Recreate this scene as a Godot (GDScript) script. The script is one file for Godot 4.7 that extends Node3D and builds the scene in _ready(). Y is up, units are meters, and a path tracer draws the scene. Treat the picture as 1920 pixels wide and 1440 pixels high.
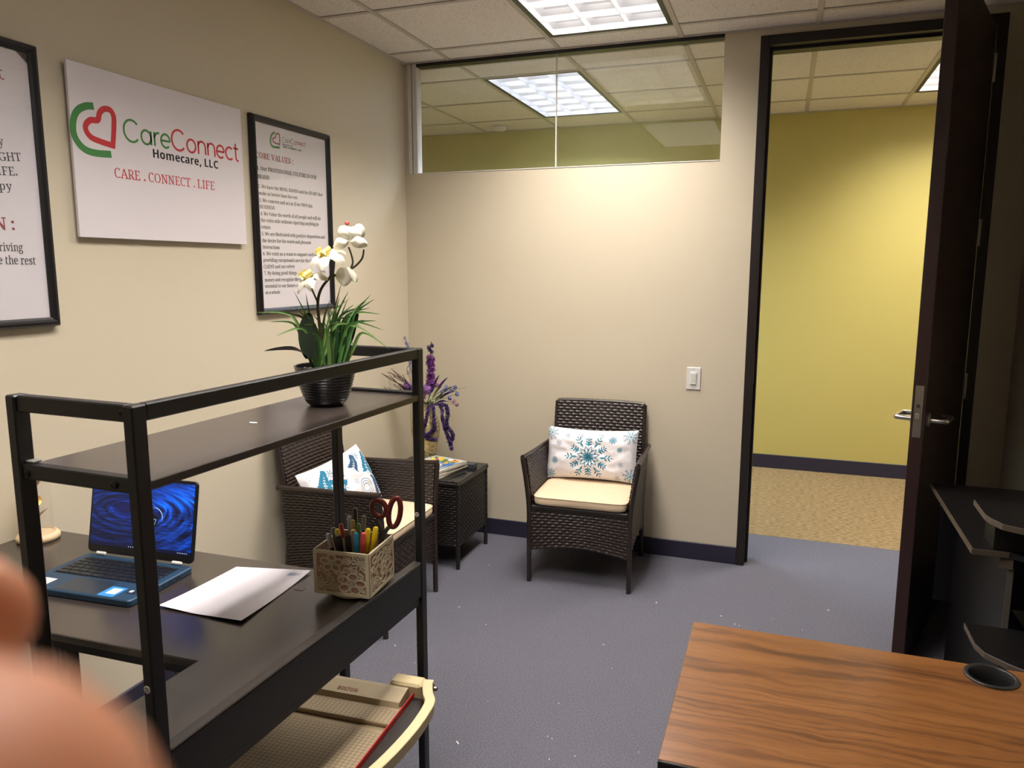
extends Node3D
# A small office with a desk rack, wicker chairs and an open door to a hall. Metres; x runs along the back wall, z towards the camera, y up.
const H := 2.604           # ceiling height
const RX := 2.994          # right wall
const ZR := 5.3            # rear wall
const ZH := -2.08          # hall wall
const TX := 0.278          # ceiling grid origin and pitch
const TZ := 0.199
const TP := 0.6096
const TPZ := 0.6174
const RIGHT := Vector3(0.9415, 0, -0.337)
const FWD := Vector3(-0.337, 0, -0.9415)
var rng := RandomNumberGenerator.new()
var M := {}

class G:
	var P := PackedVector3Array()
	var N := PackedVector3Array()
	var U := PackedVector2Array()
	var C := PackedColorArray()
	var X := Transform3D()
	var col := Color.WHITE
	var colored := false
	func tri(a: Vector3, b: Vector3, c: Vector3, na: Vector3, nb: Vector3, nc: Vector3, ua := Vector2.ZERO, ub := Vector2.ZERO, uc := Vector2.ZERO) -> void:
		P.append(X * a); P.append(X * c); P.append(X * b)
		N.append((X.basis * na).normalized()); N.append((X.basis * nc).normalized()); N.append((X.basis * nb).normalized())
		U.append(ua); U.append(uc); U.append(ub)
		if colored:
			C.append(col); C.append(col); C.append(col)
	func flat(a: Vector3, b: Vector3, c: Vector3, ua := Vector2.ZERO, ub := Vector2.ZERO, uc := Vector2.ZERO) -> void:
		var n := (b - a).cross(c - a)
		if n.length_squared() < 1e-20:
			return
		n = n.normalized()
		tri(a, b, c, n, n, n, ua, ub, uc)
	func quad(a: Vector3, b: Vector3, c: Vector3, d: Vector3, u0 := Vector2.ZERO, u1 := Vector2.ONE) -> void:
		flat(a, b, c, Vector2(u0.x, u1.y), u1, Vector2(u1.x, u0.y))
		flat(a, c, d, Vector2(u0.x, u1.y), Vector2(u1.x, u0.y), u0)
	func box(c: Vector3, s: Vector3, b := 0.0) -> G:
		var h := s / 2.0
		b = minf(b, minf(h.x, minf(h.y, h.z)) * 0.9)
		var ax := [Vector3.RIGHT, Vector3.UP, Vector3.BACK]
		for i in 3:
			var j := (i + 1) % 3
			var k := (i + 2) % 3
			for sg in [-1.0, 1.0]:
				var o: Vector3 = c + ax[i] * h[i] * sg
				var u: Vector3 = ax[j] * (h[j] - b) * sg
				var v: Vector3 = ax[k] * (h[k] - b)
				quad(o - u - v, o + u - v, o + u + v, o - u + v)
		if b > 0.0:
			for i in 3:
				var j := (i + 1) % 3
				var k := (i + 2) % 3
				for sj in [-1.0, 1.0]:
					for sk in [-1.0, 1.0]:
						var l: Vector3 = ax[i] * (h[i] - b)
						var p: Vector3 = c + ax[j] * h[j] * sj + ax[k] * (h[k] - b) * sk
						var q: Vector3 = c + ax[j] * (h[j] - b) * sj + ax[k] * h[k] * sk
						if sj * sk > 0.0:
							quad(p - l, p + l, q + l, q - l) if (p + l - p + l).cross(q - p).dot(ax[j] * sj + ax[k] * sk) > 0.0 else quad(p + l, p - l, q - l, q + l)
						else:
							quad(p - l, p + l, q + l, q - l) if (2.0 * l).cross(q - p).dot(ax[j] * sj + ax[k] * sk) > 0.0 else quad(p + l, p - l, q - l, q + l)
			for sx in [-1.0, 1.0]:
				for sy in [-1.0, 1.0]:
					for sz in [-1.0, 1.0]:
						var e := Vector3(sx, sy, sz)
						var p := c + Vector3(h.x * sx, (h.y - b) * sy, (h.z - b) * sz)
						var q := c + Vector3((h.x - b) * sx, h.y * sy, (h.z - b) * sz)
						var r := c + Vector3((h.x - b) * sx, (h.y - b) * sy, h.z * sz)
						if (q - p).cross(r - p).dot(e) > 0.0:
							flat(p, q, r)
						else:
							flat(p, r, q)
		return self
	func span(x0: float, x1: float, y0: float, y1: float, z0: float, z1: float, b := 0.0) -> G:
		return box(Vector3(x0 + x1, y0 + y1, z0 + z1) / 2.0, Vector3(x1 - x0, y1 - y0, z1 - z0), b)
	func bar(a: Vector3, b: Vector3, w: float, t: float, bev := 0.0, up := Vector3.UP) -> G:   # a box along a-b
		var old := X
		var z := (b - a).normalized()
		if absf(z.dot(up)) > 0.99:
			up = Vector3.RIGHT
		var x := up.cross(z).normalized()
		X = old * Transform3D(Basis(x, z.cross(x), z), (a + b) / 2.0)
		box(Vector3.ZERO, Vector3(w, t, a.distance_to(b)), bev)
		X = old
		return self
	func tube(pts: Array, rad, n := 8, cap := true, sq := 1.0) -> G:
		var m := pts.size()
		var rings := []
		var norms := []
		var t0: Vector3 = (pts[1] - pts[0]).normalized()
		var u := t0.cross(Vector3.UP)
		if u.length() < 0.1:
			u = t0.cross(Vector3.RIGHT)
		u = u.normalized()
		for i in m:
			var t: Vector3 = (pts[mini(i + 1, m - 1)] - pts[maxi(i - 1, 0)]).normalized()
			u = (u - t * u.dot(t)).normalized()
			var v := t.cross(u)
			var r: float = rad if rad is float else rad[i]
			var ring := []
			var nn := []
			for k in n:
				var a := TAU * k / n
				var d := u * cos(a) + v * sin(a) * sq
				ring.append(pts[i] + d * r)
				nn.append((u * cos(a) + v * sin(a) / sq).normalized())
			rings.append(ring)
			norms.append(nn)
		for i in m - 1:
			for k in n:
				var l := (k + 1) % n
				var f0 := float(i) / (m - 1)
				var f1 := float(i + 1) / (m - 1)
				tri(rings[i][k], rings[i][l], rings[i + 1][l], norms[i][k], norms[i][l], norms[i + 1][l], Vector2(float(k) / n, f0), Vector2(float(k + 1) / n, f0), Vector2(float(k + 1) / n, f1))
				tri(rings[i][k], rings[i + 1][l], rings[i + 1][k], norms[i][k], norms[i + 1][l], norms[i + 1][k], Vector2(float(k) / n, f0), Vector2(float(k + 1) / n, f1), Vector2(float(k) / n, f1))
		if cap:
			for k in n:
				var l := (k + 1) % n
				flat(pts[0], rings[0][l], rings[0][k])
				flat(pts[m - 1], rings[m - 1][k], rings[m - 1][l])
		return self
	func lathe(prof: Array, n := 24) -> G:   # Vector2(r, y) from bottom to top on the outside
		var m := prof.size()
		var segn := []
		for i in m - 1:
			var d: Vector2 = prof[i + 1] - prof[i]
			segn.append(Vector2(d.y, -d.x).normalized() if d.length() > 1e-9 else Vector2(1, 0))
		for i in m - 1:
			var n0: Vector2 = segn[i]
			var n1: Vector2 = segn[i]
			if i > 0 and segn[i - 1].dot(segn[i]) > 0.6:
				n0 = (segn[i - 1] + segn[i]).normalized()
			if i < m - 2 and segn[i + 1].dot(segn[i]) > 0.6:
				n1 = (segn[i + 1] + segn[i]).normalized()
			for k in n:
				var a := TAU * k / n
				var b := TAU * (k + 1) / n
				var ca := Vector3(cos(a), 0, -sin(a))
				var cb := Vector3(cos(b), 0, -sin(b))
				var p: Vector2 = prof[i]
				var q: Vector2 = prof[i + 1]
				var A := ca * p.x + Vector3.UP * p.y
				var B := cb * p.x + Vector3.UP * p.y
				var Cc := cb * q.x + Vector3.UP * q.y
				var D := ca * q.x + Vector3.UP * q.y
				var uu := float(k) / n
				var uv := float(k + 1) / n
				var f0 := float(i) / (m - 1)
				var f1 := float(i + 1) / (m - 1)
				var na := ca * n0.x + Vector3.UP * n0.y
				var nb := cb * n0.x + Vector3.UP * n0.y
				var nc := cb * n1.x + Vector3.UP * n1.y
				var nd := ca * n1.x + Vector3.UP * n1.y
				if p.x > 1e-6:
					tri(A, B, Cc, na, nb, nc, Vector2(uu, f0), Vector2(uv, f0), Vector2(uv, f1))
				if q.x > 1e-6:
					tri(A, Cc, D, na, nc, nd, Vector2(uu, f0), Vector2(uv, f1), Vector2(uu, f1))
		return self
	func prism(poly: PackedVector2Array, y0: float, y1: float, bev := 0.0, uvs := 1.0) -> G:   # (x, z) outline
		var area := 0.0
		for i in poly.size():
			var p := poly[i]
			var q := poly[(i + 1) % poly.size()]
			area += p.x * q.y - q.x * p.y
		if area > 0.0:
			poly = poly.duplicate()
			poly.reverse()
		var m := poly.size()
		var ins := PackedVector2Array()
		for i in m:
			var a := (poly[i] - poly[(i + m - 1) % m]).normalized()
			var b := (poly[(i + 1) % m] - poly[i]).normalized()
			var na := Vector2(a.y, -a.x)     # inward for this orientation
			var nb := Vector2(b.y, -b.x)
			var s := (na + nb).normalized()
			ins.append(poly[i] + s * bev / maxf(0.3, s.dot(na)))
		var top := ins if bev > 0.0 else poly
		var idx := Geometry2D.triangulate_polygon(top)
		for i in range(0, idx.size(), 3):
			var p := [top[idx[i]], top[idx[i + 1]], top[idx[i + 2]]]
			var cr: float = (p[1] - p[0]).cross(p[2] - p[0])
			if cr > 0.0:
				p = [p[0], p[2], p[1]]
			var v := []
			for q in p:
				v.append(Vector3(q.x, y1, q.y))
			flat(v[0], v[1], v[2], p[0] * uvs, p[1] * uvs, p[2] * uvs)
			flat(Vector3(p[0].x, y0, p[0].y), Vector3(p[2].x, y0, p[2].y), Vector3(p[1].x, y0, p[1].y), p[0] * uvs, p[2] * uvs, p[1] * uvs)
		for i in m:
			var j := (i + 1) % m
			var a := Vector3(poly[i].x, y0, poly[i].y)
			var b := Vector3(poly[j].x, y0, poly[j].y)
			var h := Vector3.UP * (y1 - y0 - bev)
			quad(a, b, b + h, a + h)
			if bev > 0.0:
				quad(a + h, b + h, Vector3(ins[j].x, y1, ins[j].y), Vector3(ins[i].x, y1, ins[i].y))
		return self
	func surf(nu: int, nv: int, f: Callable, flip := false) -> G:
		var pt := []
		for i in nu + 1:
			var row := []
			for j in nv + 1:
				row.append(f.call(float(i) / nu, float(j) / nv))
			pt.append(row)
		var nn := []
		for i in nu + 1:
			var row := []
			for j in nv + 1:
				var du: Vector3 = pt[mini(i + 1, nu)][j] - pt[maxi(i - 1, 0)][j]
				var dv: Vector3 = pt[i][mini(j + 1, nv)] - pt[i][maxi(j - 1, 0)]
				var n := du.cross(dv)
				n = n.normalized() if n.length_squared() > 1e-18 else (Vector3.DOWN if flip else Vector3.UP)
				row.append(-n if flip else n)
			nn.append(row)
		for i in nu:
			for j in nv:
				var a := Vector2(float(i) / nu, 1.0 - float(j) / nv)
				var c := Vector2(float(i + 1) / nu, 1.0 - float(j + 1) / nv)
				var b := Vector2(c.x, a.y)
				var d := Vector2(a.x, c.y)
				if flip:
					tri(pt[i][j], pt[i + 1][j + 1], pt[i + 1][j], nn[i][j], nn[i + 1][j + 1], nn[i + 1][j], a, c, b)
					tri(pt[i][j], pt[i][j + 1], pt[i + 1][j + 1], nn[i][j], nn[i][j + 1], nn[i + 1][j + 1], a, d, c)
				else:
					tri(pt[i][j], pt[i + 1][j], pt[i + 1][j + 1], nn[i][j], nn[i + 1][j], nn[i + 1][j + 1], a, b, c)
					tri(pt[i][j], pt[i + 1][j + 1], pt[i][j + 1], nn[i][j], nn[i + 1][j + 1], nn[i][j + 1], a, c, d)
		return self
	func ribbon(pts: Array, nrm: Vector3, w: float, t: float, closed := false) -> G:   # a raised flat stroke on a surface
		var m := pts.size()
		var L := []
		var R := []
		for i in m:
			var p: Vector3 = pts[i]
			var a: Vector3 = pts[(i + m - 1) % m] if closed or i > 0 else p
			var b: Vector3 = pts[(i + 1) % m] if closed or i < m - 1 else p
			var d0 := (p - a).normalized() if p != a else (b - p).normalized()
			var d1 := (b - p).normalized() if b != p else d0
			var s0 := nrm.cross(d0).normalized()
			var s1 := nrm.cross(d1).normalized()
			var s := (s0 + s1).normalized()
			s *= w / 2.0 / maxf(0.5, s.dot(s0))
			L.append(p + s)
			R.append(p - s)
		var h := nrm * t
		for i in (m if closed else m - 1):
			var j := (i + 1) % m
			quad(R[i] + h, R[j] + h, L[j] + h, L[i] + h)
			quad(L[i] + h, L[j] + h, L[j], L[i])
			quad(R[i], R[j], R[j] + h, R[i] + h)
		if not closed:
			quad(L[0] + h, L[0], R[0], R[0] + h)
			quad(R[m - 1] + h, R[m - 1], L[m - 1], L[m - 1] + h)
		return self
	func weave(f: Callable, w: float, h: float, side := 1.0, row := 0.0125, wave := 0.034) -> G:   # woven strands over the surface f(u, v)
		var rows := maxi(1, roundi(h / row))
		var segs := maxi(4, roundi(w / wave * 5.0))
		for r in rows:
			var grid := []
			for k in 4:
				var line := []
				var v := (r + 0.04 + 0.92 * k / 3.0) / rows
				for s in segs + 1:
					var u := float(s) / segs
					var p: Vector3 = f.call(u, v)
					var e := 0.004
					var du: Vector3 = f.call(minf(u + e, 1), v) - f.call(maxf(u - e, 0), v)
					var dv: Vector3 = f.call(u, minf(v + e, 1)) - f.call(u, maxf(v - e, 0))
					var n := du.cross(dv).normalized() * side
					var o := 0.0022 * sin(u * w / wave * TAU + PI * r) + (0.0024 if k == 1 or k == 2 else -0.0008)
					line.append(p + n * o)
				grid.append(line)
			surf(3, segs, func(a: float, b: float) -> Vector3: return grid[roundi(a * 3)][roundi(b * segs)], side > 0.0)
		return self
	func flat_uv(k: float) -> G:   # texture laid in metres over the floor plan
		for i in P.size():
			U[i] = Vector2(P[i].x, P[i].z) * k
		return self
	func mesh() -> ArrayMesh:
		var a := []
		a.resize(Mesh.ARRAY_MAX)
		a[Mesh.ARRAY_VERTEX] = P
		a[Mesh.ARRAY_NORMAL] = N
		a[Mesh.ARRAY_TEX_UV] = U
		if colored:
			a[Mesh.ARRAY_COLOR] = C
		var m := ArrayMesh.new()
		m.add_surface_from_arrays(Mesh.PRIMITIVE_TRIANGLES, a)
		return m

func V(x: float, y: float, z: float) -> Vector3:
	return Vector3(x, y, z)

func curve(pts: Array, n := 6) -> Array:   # a smooth line through the points
	var out := []
	var m := pts.size()
	for i in m - 1:
		var p0: Vector3 = pts[maxi(i - 1, 0)]
		var p1: Vector3 = pts[i]
		var p2: Vector3 = pts[i + 1]
		var p3: Vector3 = pts[mini(i + 2, m - 1)]
		for k in n:
			out.append(p1.cubic_interpolate(p2, p0, p3, float(k) / n))
	out.append(pts[m - 1])
	return out

func taper(n: int, a: float, b: float, e := 1.0) -> Array:
	var o := []
	for i in n:
		o.append(lerpf(a, b, pow(float(i) / (n - 1), e)))
	return o

var taken := {}
func numbered(called: String) -> String:
	var k: int = taken.get(called, 0)
	taken[called] = k + 1
	return called if k == 0 else "%s_%03d" % [called, k]

func obj(called: String, g, m: Material, parent: Node3D = self, at := Vector3.ZERO) -> MeshInstance3D:
	var o := MeshInstance3D.new()
	o.name = numbered(called) if parent == self else called
	o.mesh = g.mesh() if g is G else g
	o.material_override = m
	o.position = at
	parent.add_child(o, true)
	return o

func tag(o: Node, label: String, category: String, group := "") -> Node:
	o.set_meta("label", label)
	o.set_meta("category", category)
	if group:
		o.set_meta("group", group)
	return o

func thing(called: String, label: String, category: String, at := Vector3.ZERO, turn := 0.0, group := "") -> Node3D:
	var o := Node3D.new()
	o.name = numbered(called)
	add_child(o)
	o.position = at
	o.rotation.y = turn
	tag(o, label, category, group)
	return o

func struct(called: String, g, m: Material, label := "", category := "") -> MeshInstance3D:
	var o := obj(called, g, m)
	o.set_meta("kind", "structure")
	if label:
		tag(o, label, category)
	return o

func mat(c: Color, rough := 0.6, metal := 0.0, spec := 0.5) -> StandardMaterial3D:
	var m := StandardMaterial3D.new()
	m.albedo_color = c
	m.roughness = rough
	m.metallic = metal
	m.metallic_specular = spec
	return m

func c8(r: int, g: int, b: int) -> Color:
	return Color8(r, g, b)

func noise_tex(freq: float, ramp: Array, size := 512, kind := FastNoiseLite.TYPE_SIMPLEX_SMOOTH, oct := 4, sd := 1) -> NoiseTexture2D:
	var n := FastNoiseLite.new()
	n.noise_type = kind
	n.frequency = freq
	n.fractal_octaves = oct
	n.seed = sd
	var t := NoiseTexture2D.new()
	t.width = size
	t.height = size
	t.seamless = true
	t.noise = n
	if ramp:
		var g := Gradient.new()
		g.offsets = PackedFloat32Array(range(ramp.size()).map(func(i): return float(i) / (ramp.size() - 1)))
		g.colors = PackedColorArray(ramp)
		t.color_ramp = g
	return t

func triplanar(m: StandardMaterial3D, s: float) -> StandardMaterial3D:
	m.uv1_triplanar = true
	m.uv1_world_triplanar = true
	m.uv1_scale = Vector3(s, s, s)
	return m

func bump(m: StandardMaterial3D, t: Texture2D, cm: float) -> StandardMaterial3D:
	m.heightmap_enabled = true
	m.heightmap_texture = t
	m.heightmap_scale = cm
	return m

func glass(alpha: float, tint := Color.WHITE) -> StandardMaterial3D:
	var m := mat(Color(tint.r, tint.g, tint.b, alpha), 0.0)
	m.transparency = BaseMaterial3D.TRANSPARENCY_ALPHA
	return m

# drawing on print textures
func dot(im: Image, p: Vector2, r: float, c: Color) -> void:
	for y in range(maxi(0, int(p.y - r - 1)), mini(im.get_height(), int(p.y + r + 2))):
		for x in range(maxi(0, int(p.x - r - 1)), mini(im.get_width(), int(p.x + r + 2))):
			var a := clampf(r + 0.5 - Vector2(x, y).distance_to(p), 0.0, 1.0)
			if a > 0.0:
				im.set_pixel(x, y, im.get_pixel(x, y).lerp(c, a * c.a))

func line(im: Image, a: Vector2, b: Vector2, w: float, c: Color, w1 := -1.0) -> void:
	var n := int(a.distance_to(b) / maxf(1.0, w * 0.35)) + 1
	for i in n + 1:
		var t := float(i) / n
		dot(im, a.lerp(b, t), lerpf(w, w if w1 < 0.0 else w1, t) / 2.0, c)

func leaf(im: Image, a: Vector2, b: Vector2, w: float, c: Color) -> void:
	var n := int(a.distance_to(b) / 2.0) + 2
	for i in n + 1:
		var t := float(i) / n
		dot(im, a.lerp(b, t), maxf(0.6, w * sin(PI * t) / 2.0), c)

func tex(im: Image) -> ImageTexture:
	return ImageTexture.create_from_image(im)

func printed(im: Image, rough := 0.8) -> StandardMaterial3D:
	var m := mat(Color.WHITE, rough)
	m.albedo_texture = tex(im)
	return m

# lettering
var fonts := []
var caps := []
func set_fonts() -> void:
	for d in [["Droid Sans", 400], ["Droid Sans", 700], ["Droid Serif", 400], ["Droid Serif", 700]]:
		var f := SystemFont.new()
		f.font_names = PackedStringArray([d[0]])
		f.font_weight = d[1]
		fonts.append(f)
		caps.append(letters("H", fonts.size() - 1).get_aabb())

func letters(s: String, font: int) -> TextMesh:
	var t := TextMesh.new()
	t.text = s
	t.font = fonts[font]
	t.font_size = 32
	t.curve_step = 1.5
	t.depth = 0.02
	t.horizontal_alignment = HORIZONTAL_ALIGNMENT_LEFT
	return t

func write(st: SurfaceTool, s: String, font: int, from: Vector3, right: Vector3, up: Vector3, width: float, cap: float) -> void:
	var t := letters(s, font)
	var b := t.get_aabb()
	var r: AABB = caps[font]
	var sx := width / b.size.x
	var sy := cap / r.size.y
	var out := right.cross(up).normalized()
	var xf := Transform3D(Basis(right.normalized() * sx, up.normalized() * sy, out * 0.0004 / 0.02), from - right.normalized() * sx * b.position.x - up.normalized() * sy * r.position.y + out * 0.0002)
	st.append_from(t, 0, xf)

func materials() -> void:
	M.paint = mat(c8(210, 200, 177), 0.42, 0.0, 0.42)
	M.yellow = mat(c8(190, 178, 104), 0.55, 0.0, 0.4)
	M.navy = mat(c8(40, 38, 58), 0.5)
	M.white = mat(c8(228, 226, 222), 0.45)
	M.black = mat(c8(20, 19, 22), 0.4)
	M.metal = mat(c8(19, 18, 20), 0.42, 0.0, 0.5)
	M.steel = mat(c8(190, 186, 180), 0.28, 1.0)
	M.dark_steel = mat(c8(120, 116, 112), 0.35, 1.0)
	M.frame_dark = mat(c8(34, 27, 27), 0.45)
	# carpets
	var tuft := noise_tex(0.16, [Color(0.25, 0.25, 0.25), Color(0.75, 0.75, 0.75)], 512, FastNoiseLite.TYPE_SIMPLEX, 3, 3)
	M.carpet = mat(Color.WHITE, 0.95, 0.0, 0.2)
	M.carpet.albedo_texture = noise_tex(0.12, [c8(84, 85, 95), c8(102, 102, 112), c8(118, 117, 126)], 512, FastNoiseLite.TYPE_SIMPLEX, 4, 2)
	bump(M.carpet, tuft, 0.5)
	M.tan_carpet = mat(Color.WHITE, 0.95, 0.0, 0.2)
	M.tan_carpet.albedo_texture = noise_tex(0.05, [c8(112, 94, 66), c8(140, 120, 86), c8(164, 144, 108)], 512, FastNoiseLite.TYPE_PERLIN, 2, 7)
	M.tan_carpet.uv1_scale = Vector3(1.3, 2.6, 1)
	bump(M.tan_carpet, tuft, 0.5)
	# mineral fibre tile with pinholes
	var im := Image.create(512, 512, false, Image.FORMAT_RGB8)
	im.fill(Color(0.91, 0.885, 0.86))
	for i in 2600:
		var p := Vector2(rng.randf_range(4, 507), rng.randf_range(4, 507))
		dot(im, p, rng.randf_range(0.6, 1.7), Color(0.5, 0.46, 0.43, rng.randf_range(0.3, 0.9)))
	M.tile = mat(Color.WHITE, 0.9, 0.0, 0.2)
	M.tile.albedo_texture = tex(im)
	M.tee = mat(c8(190, 182, 174), 0.5)
	# laminate of the desk rack
	M.laminate = mat(c8(56, 49, 45), 0.25, 0.0, 0.72)
	M.edge = mat(c8(60, 55, 52), 0.4)
	M.wicker = mat(c8(44, 33, 29), 0.34, 0.0, 0.55)
	M.wicker_dark = mat(c8(26, 20, 19), 0.6)
	M.table_wicker = mat(c8(34, 29, 28), 0.32, 0.0, 0.55)
	M.cream = mat(c8(226, 203, 172), 0.85)
	M.rubber = mat(c8(18, 18, 19), 0.7)
	M.ink = mat(c8(22, 20, 24), 0.7)
	M.red = mat(c8(196, 44, 52), 0.6)
	M.green = mat(c8(62, 130, 66), 0.6)
	M.wine = mat(c8(150, 44, 62), 0.6)
	M.poster = mat(c8(226, 221, 226), 0.3, 0.0, 0.5)
	M.board = mat(c8(228, 222, 226), 0.3, 0.0, 0.5)
	M.espresso = mat(c8(47, 28, 26), 0.38)

func box_mesh(s: Vector3, b := 0.0) -> ArrayMesh:
	return G.new().box(Vector3.ZERO, s, b).mesh()

func ceilings() -> void:
	# light openings: cells of the grid left free
	var lit := []
	for l in LIGHTS:
		lit.append(Rect2(l[0], l[1], TP, 2 * TPZ))
	for room in [[0.0, RX, 0.0, ZR], [-1.7, 4.7, ZH, -0.12]]:
		var x0: float = room[0]
		var x1: float = room[1]
		var z0: float = room[2]
		var z1: float = room[3]
		var xs := [x0]
		var k := ceili((x0 - TX) / TP + 0.03)
		while TX + k * TP < x1 - 0.02:
			xs.append(TX + k * TP)
			k += 1
		xs.append(x1)
		var zs := [z0]
		var off := TZ if z0 == 0.0 else -0.425
		k = ceili((z0 - off) / TPZ + 0.03)
		while off + k * TPZ < z1 - 0.02:
			zs.append(off + k * TPZ)
			k += 1
		zs.append(z1)
		var g := G.new()
		for x in xs.slice(1, -1):
			var runs := [[z0, z1]]
			g.span(x - 0.012, x + 0.012, H, H + 0.004, z0, z1, 0.001)
		for z in zs.slice(1, -1):
			for i in xs.size() - 1:
				var mid := Vector2((xs[i] + xs[i + 1]) / 2, z)
				var skip := false
				for r: Rect2 in lit:
					if r.grow(-0.05).has_point(mid):
						skip = true
				if not skip:
					g.span(xs[i] + 0.012, xs[i + 1] - 0.012, H + 0.0003, H + 0.004, z - 0.012, z + 0.012, 0.001)
		g.span(x0, x1, H, H + 0.004, z0, z0 + 0.02).span(x0, x1, H, H + 0.004, z1 - 0.02, z1)
		g.span(x0, x0 + 0.02, H + 0.0002, H + 0.0045, z0, z1).span(x1 - 0.02, x1, H + 0.0002, H + 0.0045, z0, z1)
		var c := struct("ceiling", g, M.tee, "suspended ceiling of speckled tiles over the office" if z0 == 0.0 else "suspended tile ceiling of the hall beyond the partition", "ceiling")
		var meshes := {}
		for i in xs.size() - 1:
			for j in zs.size() - 1:
				var mid := Vector2((xs[i] + xs[i + 1]) / 2, (zs[j] + zs[j + 1]) / 2)
				var skip := false
				for r: Rect2 in lit:
					if r.has_point(mid):
						skip = true
				if skip:
					continue
				var s := Vector3(xs[i + 1] - xs[i] - 0.008, 0.015, zs[j + 1] - zs[j] - 0.008)
				var key := "%d_%d" % [roundi(s.x * 1000), roundi(s.z * 1000)]
				if not meshes.has(key):
					meshes[key] = G.new().box(Vector3.ZERO, s, 0.003).flat_uv(1.65).mesh()
				obj("ceiling_tile", meshes[key], M.tile, c, V(mid.x, H + 0.0125, mid.y))

# x0, z0 of each light's opening, tint, strength, label
var LIGHTS := [
	[TX + TP, TZ, Color(1.0, 0.965, 0.93), 1.0, "ceiling light of eighteen white cells nearest the back wall of the office"],
	[TX + TP, TZ + 3 * TPZ, Color(1.0, 0.965, 0.93), 1.0, "second ceiling light of the office, further from the back wall"],
	[TX, -0.425 - 2 * TPZ, Color(0.86, 0.92, 1.0), 1.25, "bluish hall ceiling light seen through the high window"],
	[TX + 4 * TP, -0.425 - 2 * TPZ, Color(1.0, 0.965, 0.93), 1.25, "hall ceiling light seen in the top right of the doorway"],
]

func lights() -> void:
	M.glow = mat(Color(0.95, 0.95, 0.95), 0.5)
	M.glow.emission_enabled = true
	M.glow.emission_energy_multiplier = 1.6
	M.glow.emission = Color(1.0, 0.97, 0.94)
	M.louver = mat(c8(172, 172, 175), 0.36, 1.0)
	M.louver.emission_enabled = true
	M.louver.emission = Color(1.0, 0.98, 0.97)
	M.louver.emission_energy_multiplier = 0.3
	M.housing = mat(c8(225, 225, 226), 0.6)
	for l in LIGHTS:
		var w := TP - 0.024
		var d := 2 * TPZ - 0.024
		var t := thing("ceiling_light", l[4], "ceiling light", V(l[0] + TP / 2, H, l[1] + TPZ), 0, "ceiling lights of white cells")
		var a := w / 2
		var b := d / 2
		var f := G.new()   # black reveal round the opening
		f.span(-a, -a + 0.022, 0, 0.02, -b, b, 0.002).span(a - 0.022, a, 0, 0.02, -b, b, 0.002)
		f.span(-a + 0.022, a - 0.022, 0, 0.02, -b, -b + 0.022, 0.002).span(-a + 0.022, a - 0.022, 0, 0.02, b - 0.022, b, 0.002)
		obj("frame", f, M.black, t)
		var h := G.new()
		h.span(-a, a, 0.105, 0.115, -b, b)
		h.span(-a, -a + 0.004, 0.02, 0.105, -b, b).span(a - 0.004, a, 0.02, 0.105, -b, b)
		h.span(-a + 0.004, a - 0.004, 0.02, 0.105, -b, -b + 0.004).span(-a + 0.004, a - 0.004, 0.02, 0.105, b - 0.004, b)
		obj("housing", h, M.housing, t)
		var ia := a - 0.022
		var ib := b - 0.022
		var fin := func(along: float, lo: float) -> PackedVector2Array: return PackedVector2Array([Vector2(-0.0015, lo), Vector2(0.0015, lo), Vector2(0.012, 0.078), Vector2(-0.012, 0.078)])
		for i in 3:
			for j in 6:   # one curved white cell: four sloping sides
				var x0 := -ia + i * 2 * ia / 3
				var x1 := x0 + 2 * ia / 3
				var z0 := -ib + j * 2 * ib / 6
				var z1 := z0 + 2 * ib / 6
				var g := G.new()
				var lo := 0.003
				var hi := 0.078
				var e := 0.0012
				var q := 0.034
				var prev := []
				for s in 4:
					var k := s / 3.0
					var y := lerpf(lo, hi, k)
					var o := e + q * k * k
					var ring := [V(x0 + o, y, z0 + o), V(x1 - o, y, z0 + o), V(x1 - o, y, z1 - o), V(x0 + o, y, z1 - o)]
					if prev:
						for n in 4:
							var m := (n + 1) % 4
							g.quad(prev[n], ring[n], ring[m], prev[m])
					else:
						var rim := [V(x0, y, z0), V(x1, y, z0), V(x1, y, z1), V(x0, y, z1)]
						for n in 4:
							var m := (n + 1) % 4
							g.quad(rim[n], ring[n], ring[m], rim[m])
					prev = ring
				obj("light_cell", g, M.louver, t)
		var p := G.new().box(V(0, 0.101, 0), V(2 * ia, 0.006, 2 * ib))
		obj("lamp_panel", p, M.glow, t)
		var lamp := AreaLight3D.new()
		lamp.name = "lamp"
		lamp.area_size = Vector2(2 * ia - 0.02, 2 * ib - 0.02)
		lamp.area_normalize_energy = true
		lamp.light_color = l[2]
		lamp.light_energy = ENERGY * l[3]
		lamp.shadow_enabled = true
		lamp.area_range = 12.0
		lamp.rotation.x = -PI / 2
		lamp.position = V(0, 0.096, 0)
		t.add_child(lamp)

const ENERGY := 13.5

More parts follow.
